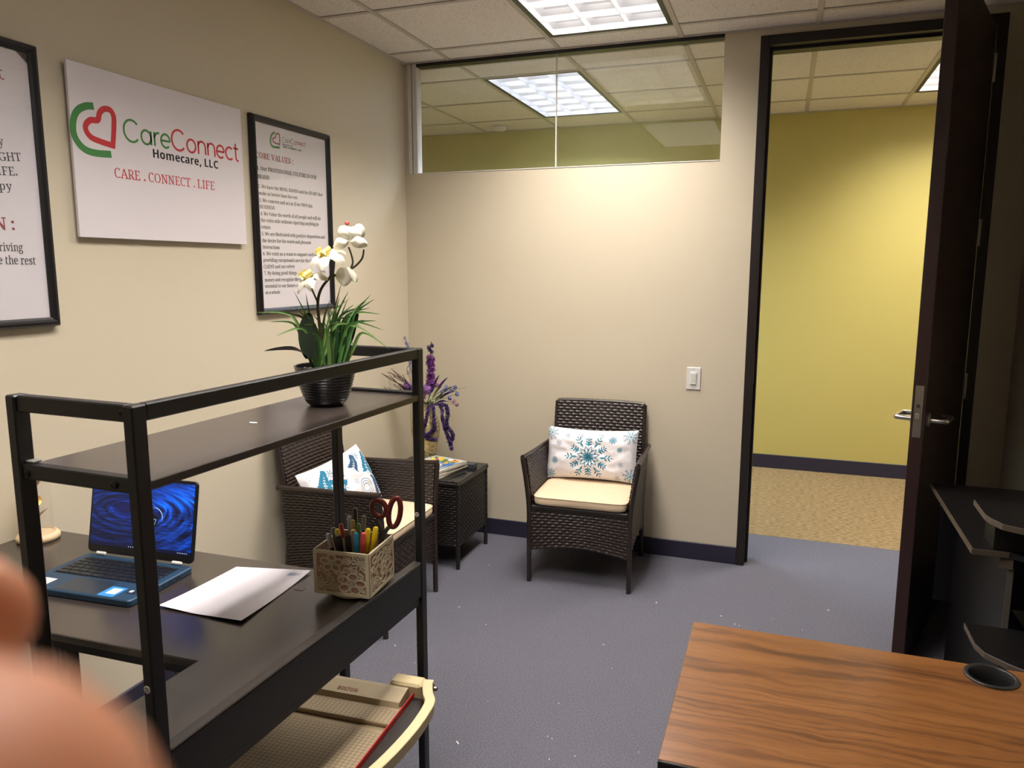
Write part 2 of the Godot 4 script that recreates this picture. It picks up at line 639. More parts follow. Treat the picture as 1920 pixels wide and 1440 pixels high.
func shell() -> void:
	# floors
	struct("floor", G.new().span(-0.12, RX + 0.12, -0.1, 0, -0.12, ZR + 0.12).span(-1.7, 4.7, -0.1, 0, -0.5, -0.12).flat_uv(2.0), M.carpet, "blue grey carpet covering the office floor", "carpet")
	struct("floor", G.new().span(-1.7, 4.7, -0.1, 0.001, ZH, -0.5).flat_uv(1.0), M.tan_carpet, "tan patterned carpet of the hall floor", "carpet")
	# walls
	struct("wall_left", G.new().span(-0.12, 0, 0, H + 0.02, 0, ZR + 0.12), M.paint)
	struct("wall_rear", G.new().span(0, RX, 0, H + 0.02, ZR, ZR + 0.12), M.paint)
	struct("wall_right", G.new().span(RX, RX + 0.12, 0, H + 0.02, 0, ZR + 0.12), M.paint)
	var g := G.new()
	g.span(-1.7, 0, 0, H + 0.02, -0.12, 0).span(0, 1.6978, 0, 2.0242, -0.12, 0).span(0, 0.024, 2.0242, H + 0.02, -0.12, 0)
	g.span(1.6978, 1.884, 0, H + 0.02, -0.12, 0).span(1.884, 2.833, 2.55, H + 0.02, -0.12, 0)
	g.span(2.833, RX, 0, H + 0.02, -0.12, 0).span(RX, 4.7, 0, H + 0.02, -0.12, 0)
	struct("wall_back", g, M.paint)
	struct("wall_hall", G.new().span(-1.8, 4.8, 0, H + 0.02, ZH - 0.1, ZH).span(-1.8, -1.7, 0, H + 0.02, ZH, 0).span(4.7, 4.8, 0, H + 0.02, ZH, 0), M.yellow)
	struct("ceiling_slab", G.new().span(-1.8, 4.8, H + 0.13, H + 0.2, ZH - 0.1, ZR + 0.12), M.tile)
	# skirtings
	struct("baseboard_back", G.new().span(0.0, 1.8607, 0, 0.092, 0, 0.009, 0.002).span(2.862, RX, 0, 0.092, 0, 0.009, 0.002), M.navy)
	struct("baseboard_left", G.new().span(0, 0.009, 0, 0.095, 0.009, ZR, 0.002), M.navy)
	struct("baseboard_right", G.new().span(RX - 0.009, RX, 0, 0.095, 0.009, ZR, 0.002), M.navy)
	struct("baseboard_hall", G.new().span(-1.7, 4.7, 0.001, 0.105, ZH, ZH + 0.009, 0.002), M.navy)
	# high window in the partition
	var fr := G.new()
	fr.span(0.024, 0.044, 2.0242, H, -0.09, 0.006, 0.002).span(0.05, 0.078, 2.0242, H, -0.055, 0.002, 0.003).span(0.044, 0.05, 2.0242, H, -0.09, -0.01)
	var w := struct("window_1", fr, M.white, "high frameless window of two clear panes above the back wall", "window")
	obj("window_head", G.new().span(0.078, 1.6978, H - 0.017, H - 0.0005, -0.05, 0.004, 0.001), M.black, w)
	obj("window_sill", G.new().span(0.078, 1.6978, 2.0242, 2.0285, -0.119, 0.003, 0.001), M.white, w)
	var pane := glass(0.04, Color(0.75, 0.8, 0.62))
	obj("window_pane", G.new().span(0.078, 0.861, 2.0286, H - 0.017, -0.036, -0.026), pane, w)
	obj("window_pane", G.new().span(0.866, 1.696, 2.0286, H - 0.017, -0.036, -0.026), pane, w)
	obj("pane_joint", G.new().span(0.8612, 0.8658, 2.0286, H - 0.017, -0.037, -0.025), M.white, w)
	# door frame
	var f := G.new()
	for s in [[1.8607, 1.9016], [2.815, 2.857]]:
		f.span(s[0], s[1], 0, 2.5759, 0, 0.012, 0.002).span(s[0], s[1], 0, 2.5759, -0.132, -0.12, 0.002)
	f.span(1.9016, 2.815, 2.532, 2.5759, 0, 0.012, 0.002).span(1.9016, 2.815, 2.532, 2.5759, -0.132, -0.12, 0.002)
	f.span(1.884, 1.9016, 0, 2.532, -0.12, 0.0).span(2.815, 2.833, 0, 2.532, -0.12, 0.0).span(1.884, 2.833, 2.532, 2.55, -0.12, 0.0)
	f.span(1.9016, 1.915, 0, 2.532, -0.12, -0.045, 0.002).span(2.8015, 2.815, 0, 2.532, -0.12, -0.045, 0.002).span(1.915, 2.8015, 2.518, 2.532, -0.12, -0.045, 0.002)
	var tr := struct("trim_1", f, M.frame_dark, "dark brown frame round the doorway to the hall", "door frame")
	obj("strike_plate", G.new().span(1.9012, 1.9026, 0.94, 1.09, -0.035, -0.008, 0.0005), M.steel, tr)
	# the open door leaf: local x from the hinge edge, local z towards the hall when shut
	var d := Node3D.new()
	d.name = "door_1"
	add_child(d)
	d.set_meta("kind", "structure")
	tag(d, "dark espresso door standing open into the office", "door")
	d.position = V(2.812, 0.008, 0.014)
	d.rotation.y = deg_to_rad(71.5)
	obj("door_leaf", G.new().span(-0.908, 0.0, 0, 2.512, -0.045, 0, 0.002), M.espresso, d)
	obj("lock_plate", G.new().span(-0.9092, -0.9078, 0.895, 1.085, -0.036, -0.009, 0.0005), M.steel, d)
	obj("latch", G.new().span(-0.921, -0.909, 0.963, 0.985, -0.028, -0.017, 0.003), M.steel, d)
	obj("deadbolt", G.new().span(-0.912, -0.909, 1.005, 1.02, -0.029, -0.016, 0.001), M.dark_steel, d)
	for s in [1.0, -1.0]:
		var z0: float = 0.0 if s > 0 else -0.045
		var hd := G.new()
		hd.X = Transform3D(Basis(Vector3.RIGHT, PI / 2 * s), V(-0.845, 0.953, z0))
		hd.lathe([Vector2(0, 0), Vector2(0.026, 0), Vector2(0.026, 0.006), Vector2(0.022, 0.009), Vector2(0, 0.009)], 20)
		hd.X = Transform3D()
		hd.tube(curve([V(-0.845, 0.953, z0), V(-0.845, 0.953, z0 + s * 0.05), V(-0.832, 0.953, z0 + s * 0.062), V(-0.77, 0.953, z0 + s * 0.062), V(-0.735, 0.953, z0 + s * 0.058), V(-0.725, 0.953, z0 + s * 0.03)], 5), 0.0095, 10)
		obj("lever_handle", hd, M.steel, d)
	for y in [0.291, 0.976, 1.658, 2.348]:
		var hg := G.new()
		hg.tube([V(0.006, y - 0.058, 0.006), V(0.006, y + 0.058, 0.006)], 0.0075, 10)
		hg.span(-0.002, 0.0012, y - 0.055, y + 0.055, -0.035, 0.004, 0.0005)
		obj("hinge", hg, M.steel, d)
	# rocker switch
	var sw := thing("light_switch", "white rocker light switch on the back wall left of the doorway", "light switch", V(1.6135, 0.957, 0))
	obj("wall_plate", G.new().box(V(0, 0, 0.003), V(0.0705, 0.1145, 0.006), 0.003), M.white, sw)
	obj("switch_frame", G.new().box(V(0, 0, 0.007), V(0.034, 0.067, 0.002), 0.0008), M.white, sw)
	var rk := G.new()
	rk.X = Transform3D(Basis(Vector3.RIGHT, 0.05), V(0, 0.004, 0.0095))
	rk.box(Vector3.ZERO, V(0.029, 0.05, 0.005), 0.001)
	obj("rocker", rk, M.white, sw)
	obj("slide", G.new().box(V(0, -0.0255, 0.0095), V(0.026, 0.006, 0.006), 0.001), M.white, sw)
	for s in [-0.048, 0.048]:
		obj("screw", G.new().box(V(0, s, 0.0064), V(0.006, 0.0025, 0.001), 0.0003), M.dark_steel, sw)
	var sm := G.new().lathe([Vector2(0, -0.03), Vector2(0.04, -0.029), Vector2(0.052, -0.02), Vector2(0.056, -0.002), Vector2(0.056, 0.0), Vector2(0, 0.0)], 28)
	tag(obj("smoke_detector", sm, M.white, self, V(-0.144, H, -1.877)), "round white detector on the hall ceiling seen through the high window", "smoke detector")

# ---------- things on the left wall ----------
func wall_text(parent: Node3D, rows: Array, x: float, part := "lettering") -> void:
	var by := {}
	for r in rows:   # text, font, z0, y0, z1, y1, cap height, material
		if not by.has(r[7]):
			by[r[7]] = SurfaceTool.new()
		var a := V(x, r[3], r[2]) - parent.position
		var b := V(x, r[5], r[4]) - parent.position
		var dir := (b - a).normalized()
		write(by[r[7]], r[0], r[1], a, dir, Vector3.RIGHT.cross(dir), a.distance_to(b), r[6])
	for m in by:
		obj(part, by[m].commit(), M[m], parent)

const GLYPHS := {   # single-line letters: advance, then strokes of x, y pairs (x-height 1)
	"C": [1.5, "arc 0.72 0.72 0.68 0.74 42 318"],
	"a": [1.12, "arc 0.48 0.48 0.44 0.48 0 360", "line 0.92 0.96 0.92 0.0"],
	"r": [0.66, "line 0.12 0.96 0.12 0.0", "arc 0.52 0.54 0.40 0.40 180 80"],
	"e": [1.08, "line 0.08 0.48 0.92 0.48", "arc 0.5 0.48 0.43 0.48 0 312"],
	"o": [1.12, "arc 0.5 0.48 0.45 0.48 0 360"],
	"n": [1.04, "line 0.12 0.96 0.12 0.0", "arc 0.5 0.56 0.38 0.40 180 0", "line 0.88 0.56 0.88 0.0"],
	"c": [0.98, "arc 0.5 0.48 0.45 0.48 48 312"],
	"t": [0.62, "line 0.26 1.36 0.26 0.24", "arc 0.5 0.24 0.24 0.24 180 290", "line 0.02 0.96 0.56 0.96"],
}

func logo_word(parent: Node3D, x: float, z0: float, y0: float, z1: float, y1: float, cap: float, first: String, second: String, wt := 0.13, mats := ["green", "red"]) -> void:
	var total := 0.0
	for ch in first + second:
		total += GLYPHS[ch][0]
	total -= 0.06
	var a := V(x, y0, z0) - parent.position
	var dir := V(0, y1 - y0, z1 - z0)
	var sx := dir.length() / total
	dir = dir.normalized()
	var up := Vector3.RIGHT.cross(dir)
	var sy := cap / 1.46
	var pen := 0.0
	for part in 2:
		var g := G.new()
		for ch in [first, second][part]:
			for s in GLYPHS[ch].slice(1):
				var w: PackedStringArray = s.split(" ")
				var p := PackedVector2Array()
				if w[0] == "line":
					p = PackedVector2Array([Vector2(float(w[1]), float(w[2])), Vector2(float(w[3]), float(w[4]))])
				else:
					for k in 25:
						var t := deg_to_rad(lerpf(float(w[5]), float(w[6]), k / 24.0))
						p.append(Vector2(float(w[1]) + float(w[3]) * cos(t), float(w[2]) + float(w[4]) * sin(t)))
				var v := []
				for q in p:
					v.append(a + dir * (pen + q.x) * sx + up * q.y * sy)
				g.ribbon(v, Vector3.RIGHT, wt * sy, 0.0004, false)
			pen += GLYPHS[ch][0]
		if g.P.size():
			obj("lettering", g, M[mats[part]], parent)

func stroke(zy: Array, x: float, parent: Node3D, called: String, m: Material, w: float, closed := false) -> void:
	var p := []
	for i in range(0, zy.size(), 2):
		p.append(V(x, zy[i + 1], zy[i]) - parent.position)
	p = curve(p, 5)
	if closed:
		p.remove_at(p.size() - 1)
	obj(called, G.new().ribbon(p, Vector3.RIGHT, w, 0.0005, closed), m, parent)

func picture(label: String, z0: float, z1: float, y0: float, y1: float) -> Node3D:   # z0 is the left edge
	var t := thing("framed_poster", label, "poster", V(0, y0, z0), 0, "black framed posters")
	var w := z0 - z1
	var h := y1 - y0
	var fw := 0.026
	var g := G.new()
	for s in [[V(0, 0, 0), V(0, h, 0)], [V(0, 0, -w), V(0, h, -w)], [V(0, 0, 0), V(0, 0, -w)], [V(0, h, 0), V(0, h, -w)]]:
		var a: Vector3 = s[0]
		var b: Vector3 = s[1]
		var inn := V(0, h / 2, -w / 2) - (a + b) / 2
		inn = inn.normalized() if inn.length() > 0 else Vector3.ZERO
		var along := (b - a).normalized()
		# mitred moulding: outer low, ridge, inner lip
		var prof := [[0.0, 0.0], [0.0, 0.016], [0.006, 0.026], [0.013, 0.027], [0.02, 0.02], [fw, 0.016], [fw, 0.0]]
		for i in prof.size() - 1:
			var p: Array = prof[i]
			var q: Array = prof[i + 1]
			var a0: Vector3 = a + inn * p[0] + along * p[0] + V(p[1] + 0.001, 0, 0)
			var b0: Vector3 = b + inn * p[0] - along * p[0] + V(p[1] + 0.001, 0, 0)
			var a1: Vector3 = a + inn * q[0] + along * q[0] + V(q[1] + 0.001, 0, 0)
			var b1: Vector3 = b + inn * q[0] - along * q[0] + V(q[1] + 0.001, 0, 0)
			var n := (b0 - a0).cross(a1 - a0)
			if n.dot(inn * (q[1] - p[1]) * -1 + V(q[0] - p[0], 0, 0)) > 0:
				g.quad(a0, b0, b1, a1)
			else:
				g.quad(b0, a0, a1, b1)
	obj("frame", g, M.black, t)
	obj("print", G.new().span(0.004, 0.012, fw - 0.004, h - fw + 0.004, -w + fw - 0.004, -fw + 0.004), M.poster, t)
	var gl := glass(0.03)
	obj("cover_sheet", G.new().span(0.0135, 0.0145, fw - 0.003, h - fw + 0.003, -w + fw - 0.003, -fw + 0.003), gl, t)
	return t

func left_wall() -> void:
	var t := picture("black framed poster with serif text, cut off by the left edge of the photo", 2.79, 2.2387, 1.3389, 2.1196)
	wall_text(t, [["by", 2, 2.384, 1.832, 2.357, 1.834, 0.023, "ink"], ["RIGHT", 2, 2.406, 1.789, 2.309, 1.8, 0.022, "ink"], ["LIFE.", 2, 2.4, 1.753, 2.325, 1.759, 0.023, "ink"], ["happy", 2, 2.438, 1.712, 2.344, 1.718, 0.022, "ink"],
		["N :", 3, 2.407, 1.608, 2.348, 1.61, 0.034, "wine"], ["driving", 2, 2.413, 1.552, 2.33, 1.553, 0.022, "ink"], ["re the rest", 2, 2.416, 1.517, 2.295, 1.516, 0.023, "ink"]], 0.0125)
	logo_word(t, 0.0123, 2.385, 2.003, 2.338, 2.01, 0.034, "", "ct", 0.13, ["wine", "wine"])
	var bare := G.new()
	bare.flat(V(0.0128, 0.755, -0.525), V(0.0128, 0.755, -0.493), V(0.0128, 0.728, -0.525))
	bare.flat(V(0.0128, 0.755, -0.525), V(0.0128, 0.728, -0.525), V(0.0128, 0.755, -0.493))
	obj("bare_corner", bare, M.white, t)
	# the logo board
	var b := thing("logo_board", "white board with green and red heart logo between the two framed posters", "sign", V(0, 1.5988, 2.1496))
	obj("panel", G.new().span(0.012, 0.022, 0, 0.5101, -0.7572, 0, 0.0012), M.board, b)
	for s in [[-0.08, 0.06], [-0.67, 0.06], [-0.08, 0.43], [-0.67, 0.43]]:
		obj("mounting_pad", G.new().span(0.0005, 0.0118, s[1], s[1] + 0.03, s[0] - 0.03, s[0], 0.001), M.board, b)
	var x := 0.0221
	wall_text(b, [["Homecare, LLC", 1, 1.843, 1.871, 1.532, 1.871, 0.028, "ink"], ["CARE . CONNECT . LIFE", 2, 2.005, 1.789, 1.559, 1.792, 0.03, "red"]], x)
	logo_word(b, x, 1.959, 1.909, 1.418, 1.914, 0.067, "Care", "Connect", 0.155)
	stroke([2.065, 1.992, 2.09, 1.988, 2.116, 1.975, 2.133, 1.956, 2.142, 1.929, 2.142, 1.899, 2.128, 1.874, 2.103, 1.858, 2.066, 1.854, 2.013, 1.858], x, b, "logo_arc", M.green, 0.021)
	stroke([2.004, 1.886, 2.048, 1.891, 2.083, 1.899, 2.099, 1.917, 2.097, 1.934, 2.08, 1.949, 2.054, 1.954, 2.045, 1.976, 2.028, 1.991, 2.005, 1.992, 1.993, 1.974, 1.996, 1.934, 2.004, 1.886], x, b, "logo_heart", M.red, 0.018, true)
	# the core values poster
	t = picture("black framed poster of numbered values beside the corner, right of the white logo board", 1.3278, 0.7814, 1.317, 2.1109)
	wall_text(t, [["CORE VALUES :", 3, 1.302, 1.944, 1.055, 1.947, 0.023, "wine"], ["1. Our PROFESSIONAL CULTURE IS OUR", 3, 1.298, 1.897, 0.886, 1.903, 0.016, "ink"], ["BRAND", 3, 1.298, 1.864, 1.223, 1.865, 0.016, "ink"],
		["2. We have the MIND, HANDS and the HEART that", 3, 1.295, 1.827, 0.842, 1.832, 0.014, "ink"], ["make us better than the rest", 3, 1.294, 1.8, 1.034, 1.803, 0.014, "ink"], ["3. We concern and act as if we OWN this", 3, 1.293, 1.772, 0.925, 1.775, 0.0145, "ink"],
		["BUSINESS", 3, 1.292, 1.746, 1.196, 1.747, 0.0145, "ink"], ["4. We Value the worth of all people and will do", 3, 1.289, 1.719, 0.865, 1.724, 0.0145, "ink"], ["the extra mile without expecting anything in", 3, 1.289, 1.693, 0.882, 1.697, 0.0145, "ink"],
		["return", 3, 1.288, 1.666, 1.23, 1.666, 0.0145, "ink"], ["5. We are Motivated with positive disposition and", 3, 1.287, 1.639, 0.835, 1.642, 0.0145, "ink"], ["the desire for the warm and pleasant", 3, 1.286, 1.612, 0.946, 1.614, 0.0145, "ink"],
		["interactions", 3, 1.285, 1.586, 1.174, 1.586, 0.0145, "ink"], ["6. We exist as a team to support each other in", 3, 1.285, 1.559, 0.845, 1.561, 0.0145, "ink"], ["providing exceptional care for the GOOD", 3, 1.285, 1.533, 0.904, 1.534, 0.0145, "ink"],
		["CLIENT and our selves", 3, 1.285, 1.506, 1.077, 1.508, 0.0145, "ink"], ["7. By doing good things", 3, 1.283, 1.48, 1.061, 1.48, 0.0145, "ink"], ["the", 3, 0.879, 1.484, 0.841, 1.485, 0.0145, "ink"],
		["money and recognize the good", 3, 1.282, 1.452, 0.999, 1.452, 0.0145, "ink"], ["essential to our future success", 3, 1.282, 1.427, 1.001, 1.425, 0.0145, "ink"], ["as a whole", 3, 1.281, 1.401, 1.185, 1.4, 0.0145, "ink"],
		["Homecare, LLC", 1, 1.126, 2.018, 1.054, 2.019, 0.006, "ink"], ["CARE. CONNECT. LIFE", 1, 1.124, 2.008, 0.992, 2.009, 0.007, "ink"]], 0.0122)
	logo_word(t, 0.0122, 1.128, 2.029, 0.96, 2.034, 0.021, "Care", "Connect", 0.14, ["green", "wine"])
	stroke([1.172, 2.06, 1.191, 2.051, 1.201, 2.034, 1.204, 2.018, 1.197, 2.005, 1.181, 2.001, 1.144, 2.004], 0.0122, t, "logo_arc", M.green, 0.009)
	stroke([1.143, 2.017, 1.166, 2.018, 1.184, 2.021, 1.188, 2.031, 1.18, 2.038, 1.171, 2.04, 1.166, 2.052, 1.154, 2.059, 1.143, 2.053, 1.143, 2.017], 0.0122, t, "logo_heart", M.wine, 0.006, true)

# ---------- wicker ----------
func wrapped(pts: Array, r: float) -> G:   # a post wound with a strand
	var p := curve(pts, 14)
	var rr := []
	for i in p.size():
		rr.append(r * (1.0 if i % 2 == 0 else 0.9))
	return G.new().tube(p, rr, 10)

func flare(y: float) -> float:
	return 0.033 * pow(maxf(0.0, y - 0.36) / 0.26, 1.3)

func make_chair(label: String, at: Vector3, turn: float) -> Node3D:
	var t := thing("wicker_armchair", label, "armchair", at, turn, "brown wicker armchairs")
	for s in [-1.0, 1.0]:
		obj("leg", wrapped([V(s * 0.243, 0, 0.25), V(s * 0.243, 0.2, 0.25), V(s * 0.244, 0.37, 0.25), V(s * 0.258, 0.5, 0.251), V(s * 0.276, 0.612, 0.252)], 0.0125), M.wicker, t)
		obj("leg", wrapped([V(s * 0.235, 0, -0.245), V(s * 0.235, 0.2, -0.222), V(s * 0.235, 0.39, -0.205)], 0.0125), M.wicker, t)
	var back := func(u: float, v: float) -> Vector3:
		var y := lerpf(0.36, 0.812, v)
		return V(lerpf(-0.225, 0.225, u), y, -0.176 - 0.068 * v - 0.012 * sin(PI * u))
	var g := G.new().weave(back, 0.45, 0.452, 1.0, 0.0155, 0.036)
	g.surf(8, 8, func(u: float, v: float) -> Vector3: return back.call(u, v) + V(0, 0, -0.003))
	g.surf(8, 8, func(u: float, v: float) -> Vector3: return back.call(u, v) + V(0, 0, -0.018), true)
	obj("backrest", g, M.wicker, t)
	obj("back_frame", wrapped([V(-0.232, 0.36, -0.184), V(-0.233, 0.6, -0.222), V(-0.232, 0.79, -0.25), V(-0.222, 0.812, -0.254), V(-0.1, 0.816, -0.264), V(0.1, 0.816, -0.264), V(0.222, 0.812, -0.254), V(0.232, 0.79, -0.25), V(0.233, 0.6, -0.222), V(0.232, 0.36, -0.184)], 0.0115), M.wicker, t)
	for s in [-1.0, 1.0]:
		var side := func(u: float, v: float) -> Vector3:
			var lo := 0.165 + 0.04 * sin(PI * u)
			var hi := 0.612 - 0.012 * (1.0 - u)
			var y := lerpf(lo, hi, v)
			return V(s * (0.244 + flare(y) * (0.55 + 0.45 * u)), y, lerpf(-0.215, 0.245, u))
		var sg := G.new().weave(side, 0.46, 0.43, -s)
		sg.weave(func(u: float, v: float) -> Vector3: return side.call(u, v) - V(s * 0.016, 0, 0), 0.46, 0.43, s)
		sg.surf(6, 12, func(u: float, v: float) -> Vector3: return side.call(u, v) - V(s * 0.003, 0, 0), s > 0)
		sg.surf(6, 12, func(u: float, v: float) -> Vector3: return side.call(u, v) - V(s * 0.013, 0, 0), s < 0)
		obj("side_panel", sg, M.wicker, t)
		obj("arm_rail", G.new().tube(curve([V(s * 0.262, 0.6, -0.235), V(s * 0.266, 0.606, 0.0), V(s * 0.272, 0.614, 0.2), V(s * 0.276, 0.618, 0.258)], 10), 0.0105, 8, true, 1.2), M.wicker, t)
	var front := func(u: float, v: float) -> Vector3:
		return V(lerpf(-0.232, 0.232, u), lerpf(0.16 + 0.028 * sin(PI * u), 0.382, v), 0.252)
	var fg := G.new().weave(front, 0.464, 0.21, 1.0, 0.0155, 0.036)
	fg.surf(8, 4, func(u: float, v: float) -> Vector3: return front.call(u, v) + V(0, 0, -0.003))
	obj("front_apron", fg, M.wicker, t)
	obj("seat", G.new().span(-0.232, 0.232, 0.362, 0.386, -0.185, 0.258, 0.004), M.wicker_dark, t)
	return t

func puff(w: float, h: float, t: float, seed_ := 1, pinch := 0.1, wr := 0.004) -> Array:   # [front+back mesh builder callable]
	var n := FastNoiseLite.new()
	n.seed = seed_
	n.frequency = 1.0
	var f := func(u: float, v: float, s: float) -> Vector3:
		var a := u * 2 - 1
		var b := v * 2 - 1
		var e := pow(maxf(0.0, (1 - pow(absf(a), 3.2)) * (1 - pow(absf(b), 3.2))), 0.55)
		var x := a * w / 2 * (1 - pinch * (1 - b * b) * absf(a) * 0.35 * 1.0)
		var y := b * h / 2 * (1 - pinch * (1 - a * a) * absf(b))
		return V(x, y, s * (t / 2 * e + wr * n.get_noise_2d(a * 2.2 + s * 7, b * 2.2) * 2.0 * e))
	return [f]

func pillow(called: String, label: String, im: Image, w: float, h: float, t: float, o: Vector3, xa: Vector3, ya: Vector3, sd: int) -> void:
	var f: Callable = puff(w, h, t, sd, 0.1, 0.006)[0]
	var g := G.new()
	g.surf(36, 24, func(u: float, v: float) -> Vector3: return f.call(u, v, 1.0))
	g.surf(36, 24, func(u: float, v: float) -> Vector3: return f.call(u, v, -1.0), true)
	var p := obj(called, g, printed(im, 0.8), self, o)
	xa = xa.normalized()
	var za := xa.cross(ya).normalized()
	p.basis = Basis(xa, za.cross(xa), za)
	tag(p, label, "pillow", "white and teal throw pillows")

func flake(im: Image, c: Vector2, r: float, w: float, col: Color, arms := 6, turn := 0.0) -> void:
	for k in arms:
		var d := Vector2.from_angle(TAU * k / arms + turn)
		var n := d.orthogonal()
		line(im, c, c + d * r, w, col)
		for q in [0.45, 0.72]:
			for s in [-1.0, 1.0]:
				line(im, c + d * r * q, c + d * r * (q + 0.2) + n * s * r * 0.2, w * 0.8, col)

func snow_print() -> Image:
	var im := Image.create(1024, 600, false, Image.FORMAT_RGB8)
	im.fill(c8(236, 234, 240))
	var teal := c8(38, 140, 168)
	var deep := c8(34, 92, 118)
	var grey := c8(128, 150, 172)
	var c := Vector2(500, 330)
	for k in 12:   # the big snowflake: petals, then feathered arms
		var d := Vector2.from_angle(TAU * k / 12 + PI / 12)
		leaf(im, c, c + d * 130, 44, deep)
		leaf(im, c + d * 14, c + d * 118, 26, c8(224, 234, 242))
		leaf(im, c, c + d * 70, 12, teal)
		d = Vector2.from_angle(TAU * k / 12)
		line(im, c, c + d * 150, 3, deep)
	for k in 12:
		var d := Vector2.from_angle(TAU * k / 12)
		var n := d.orthogonal()
		var long := 255.0 if k % 2 == 0 else 215.0
		line(im, c + d * 120, c + d * long, 4, deep)
		for q in [0.62, 0.76, 0.9] if k % 2 else [0.7, 0.85]:
			for s in [-1.0, 1.0]:
				leaf(im, c + d * long * q, c + d * long * (q + 0.13) + n * s * 38, 15, teal if s > 0 else deep)
		leaf(im, c + d * 125, c + d * 190, 22, teal)
		dot(im, c + d * (long + 6), 8, deep)
	for s in [[60, 70, 88, 4.0, 0], [955, 75, 92, 4.0, 0], [60, 545, 60, 4.0, 0], [965, 520, 85, 5.0, 0], [255, 90, 32, 3.0, 1], [410, 80, 36, 3.0, 1], [150, 190, 40, 3.0, 1], [765, 120, 44, 5.0, 0], [845, 230, 30, 3.0, 0], [105, 385, 42, 4.0, 0], [820, 560, 36, 3.0, 1], [640, 70, 30, 3.0, 1], [865, 400, 34, 3.0, 1]]:
		flake(im, Vector2(s[0], s[1]), s[2], s[3], grey if s[4] else deep, 6 if s[4] else 8, 0.2)
		flake(im, Vector2(s[0], s[1]), s[2] * 0.6, s[3], grey if s[4] else teal, 6 if s[4] else 8, 0.2)
	for i in 40:
		dot(im, Vector2(rng.randf_range(20, 1004), rng.randf_range(20, 580)), rng.randf_range(2, 4.5), [deep, grey, c8(90, 80, 120)][i % 3])
	return im

func fir(im: Image, p: Vector2, h: float, turn: float, col: Color) -> void:
	var up := Vector2.UP.rotated(turn)
	var sd := up.orthogonal()
	for k in 7:
		var q := p + up * h * (k / 7.0)
		var w := h * 0.46 * (1.0 - k / 8.0)
		for s in [-1.0, 1.0]:
			leaf(im, q + up * h * 0.16, q + sd * s * w - up * h * 0.03, h * 0.15, col)
	line(im, p - up * h * 0.1, p + up * h, 6, col, 2)

func fir_print() -> Image:
	var im := Image.create(1024, 600, false, Image.FORMAT_RGB8)
	im.fill(c8(236, 236, 242))
	var teal := c8(30, 120, 156)
	var navy := c8(38, 84, 122)
	for s in [[150, 250, 170, 0.5, 0], [420, 330, 175, -0.9, 0], [330, 560, 190, 0.1, 1], [640, 200, 150, 0.7, 1], [860, 300, 190, 0.35, 0], [960, 560, 180, -0.3, 1], [90, 520, 150, -0.5, 1], [560, 580, 120, 0.8, 0]]:
		fir(im, Vector2(s[0], s[1]), s[2] * 1.25, s[3], navy if s[4] else teal)
	for k in 3:   # a swirled ornament
		var p := Vector2(720, 430)
		var r := 95.0 - k * 26.0
		for i in 40:
			var a := TAU * i / 40.0
			line(im, p + Vector2.from_angle(a) * r, p + Vector2.from_angle(a + TAU / 40) * r, 6, navy)
	for s in [[300, 120, 48], [500, 100, 36], [800, 90, 44], [210, 400, 30], [600, 330, 34], [960, 420, 36], [480, 470, 30], [730, 570, 24]]:
		flake(im, Vector2(s[0], s[1]), s[2], 4.0, teal if s[2] > 34 else c8(150, 160, 190), 6, 0.3)
	for i in 60:
		dot(im, Vector2(rng.randf_range(10, 1014), rng.randf_range(10, 590)), rng.randf_range(2, 5), [navy, c8(150, 150, 190)][i % 2])
	return im

func cushion(label: String, at: Vector3, turn: float) -> void:
	var n := FastNoiseLite.new()
	n.frequency = 1.4
	var g := G.new()
	var ring := func(a: float) -> Vector2:   # a rounded square, radius 1
		var c := cos(a)
		var s := sin(a)
		return Vector2(signf(c) * pow(absf(c), 0.16), signf(s) * pow(absf(s), 0.16))
	var prof := [[0.0, 0.051], [0.5, 0.053], [0.8, 0.052], [0.93, 0.049], [0.985, 0.043], [1.0, 0.034], [1.0, 0.016], [0.985, 0.006], [0.94, 0.001], [0.0, 0.0]]
	g.surf(prof.size() - 1, 96, func(u: float, v: float) -> Vector3:
		var p: Array = prof[roundi(u * (prof.size() - 1))]
		var q: Vector2 = ring.call(v * TAU)
		var d := n.get_noise_2d(q.x * p[0], q.y * p[0]) * 0.005 if u < 0.7 else 0.0
		return V(q.x * p[0] * 0.226, p[1] + d, q.y * p[0] * 0.225 + 0.038), true)
	var c := obj("seat_cushion", g, M.cream, self, at)
	c.rotation.y = turn
	obj("piping", G.new().tube(range(97).map(func(i):
		var q: Vector2 = ring.call(TAU * i / 96)
		return V(q.x * 0.2255, 0.0425, q.y * 0.2245 + 0.038)), 0.0022, 6, false), M.cream, c)
	tag(c, label, "cushion", "cream seat cushions")

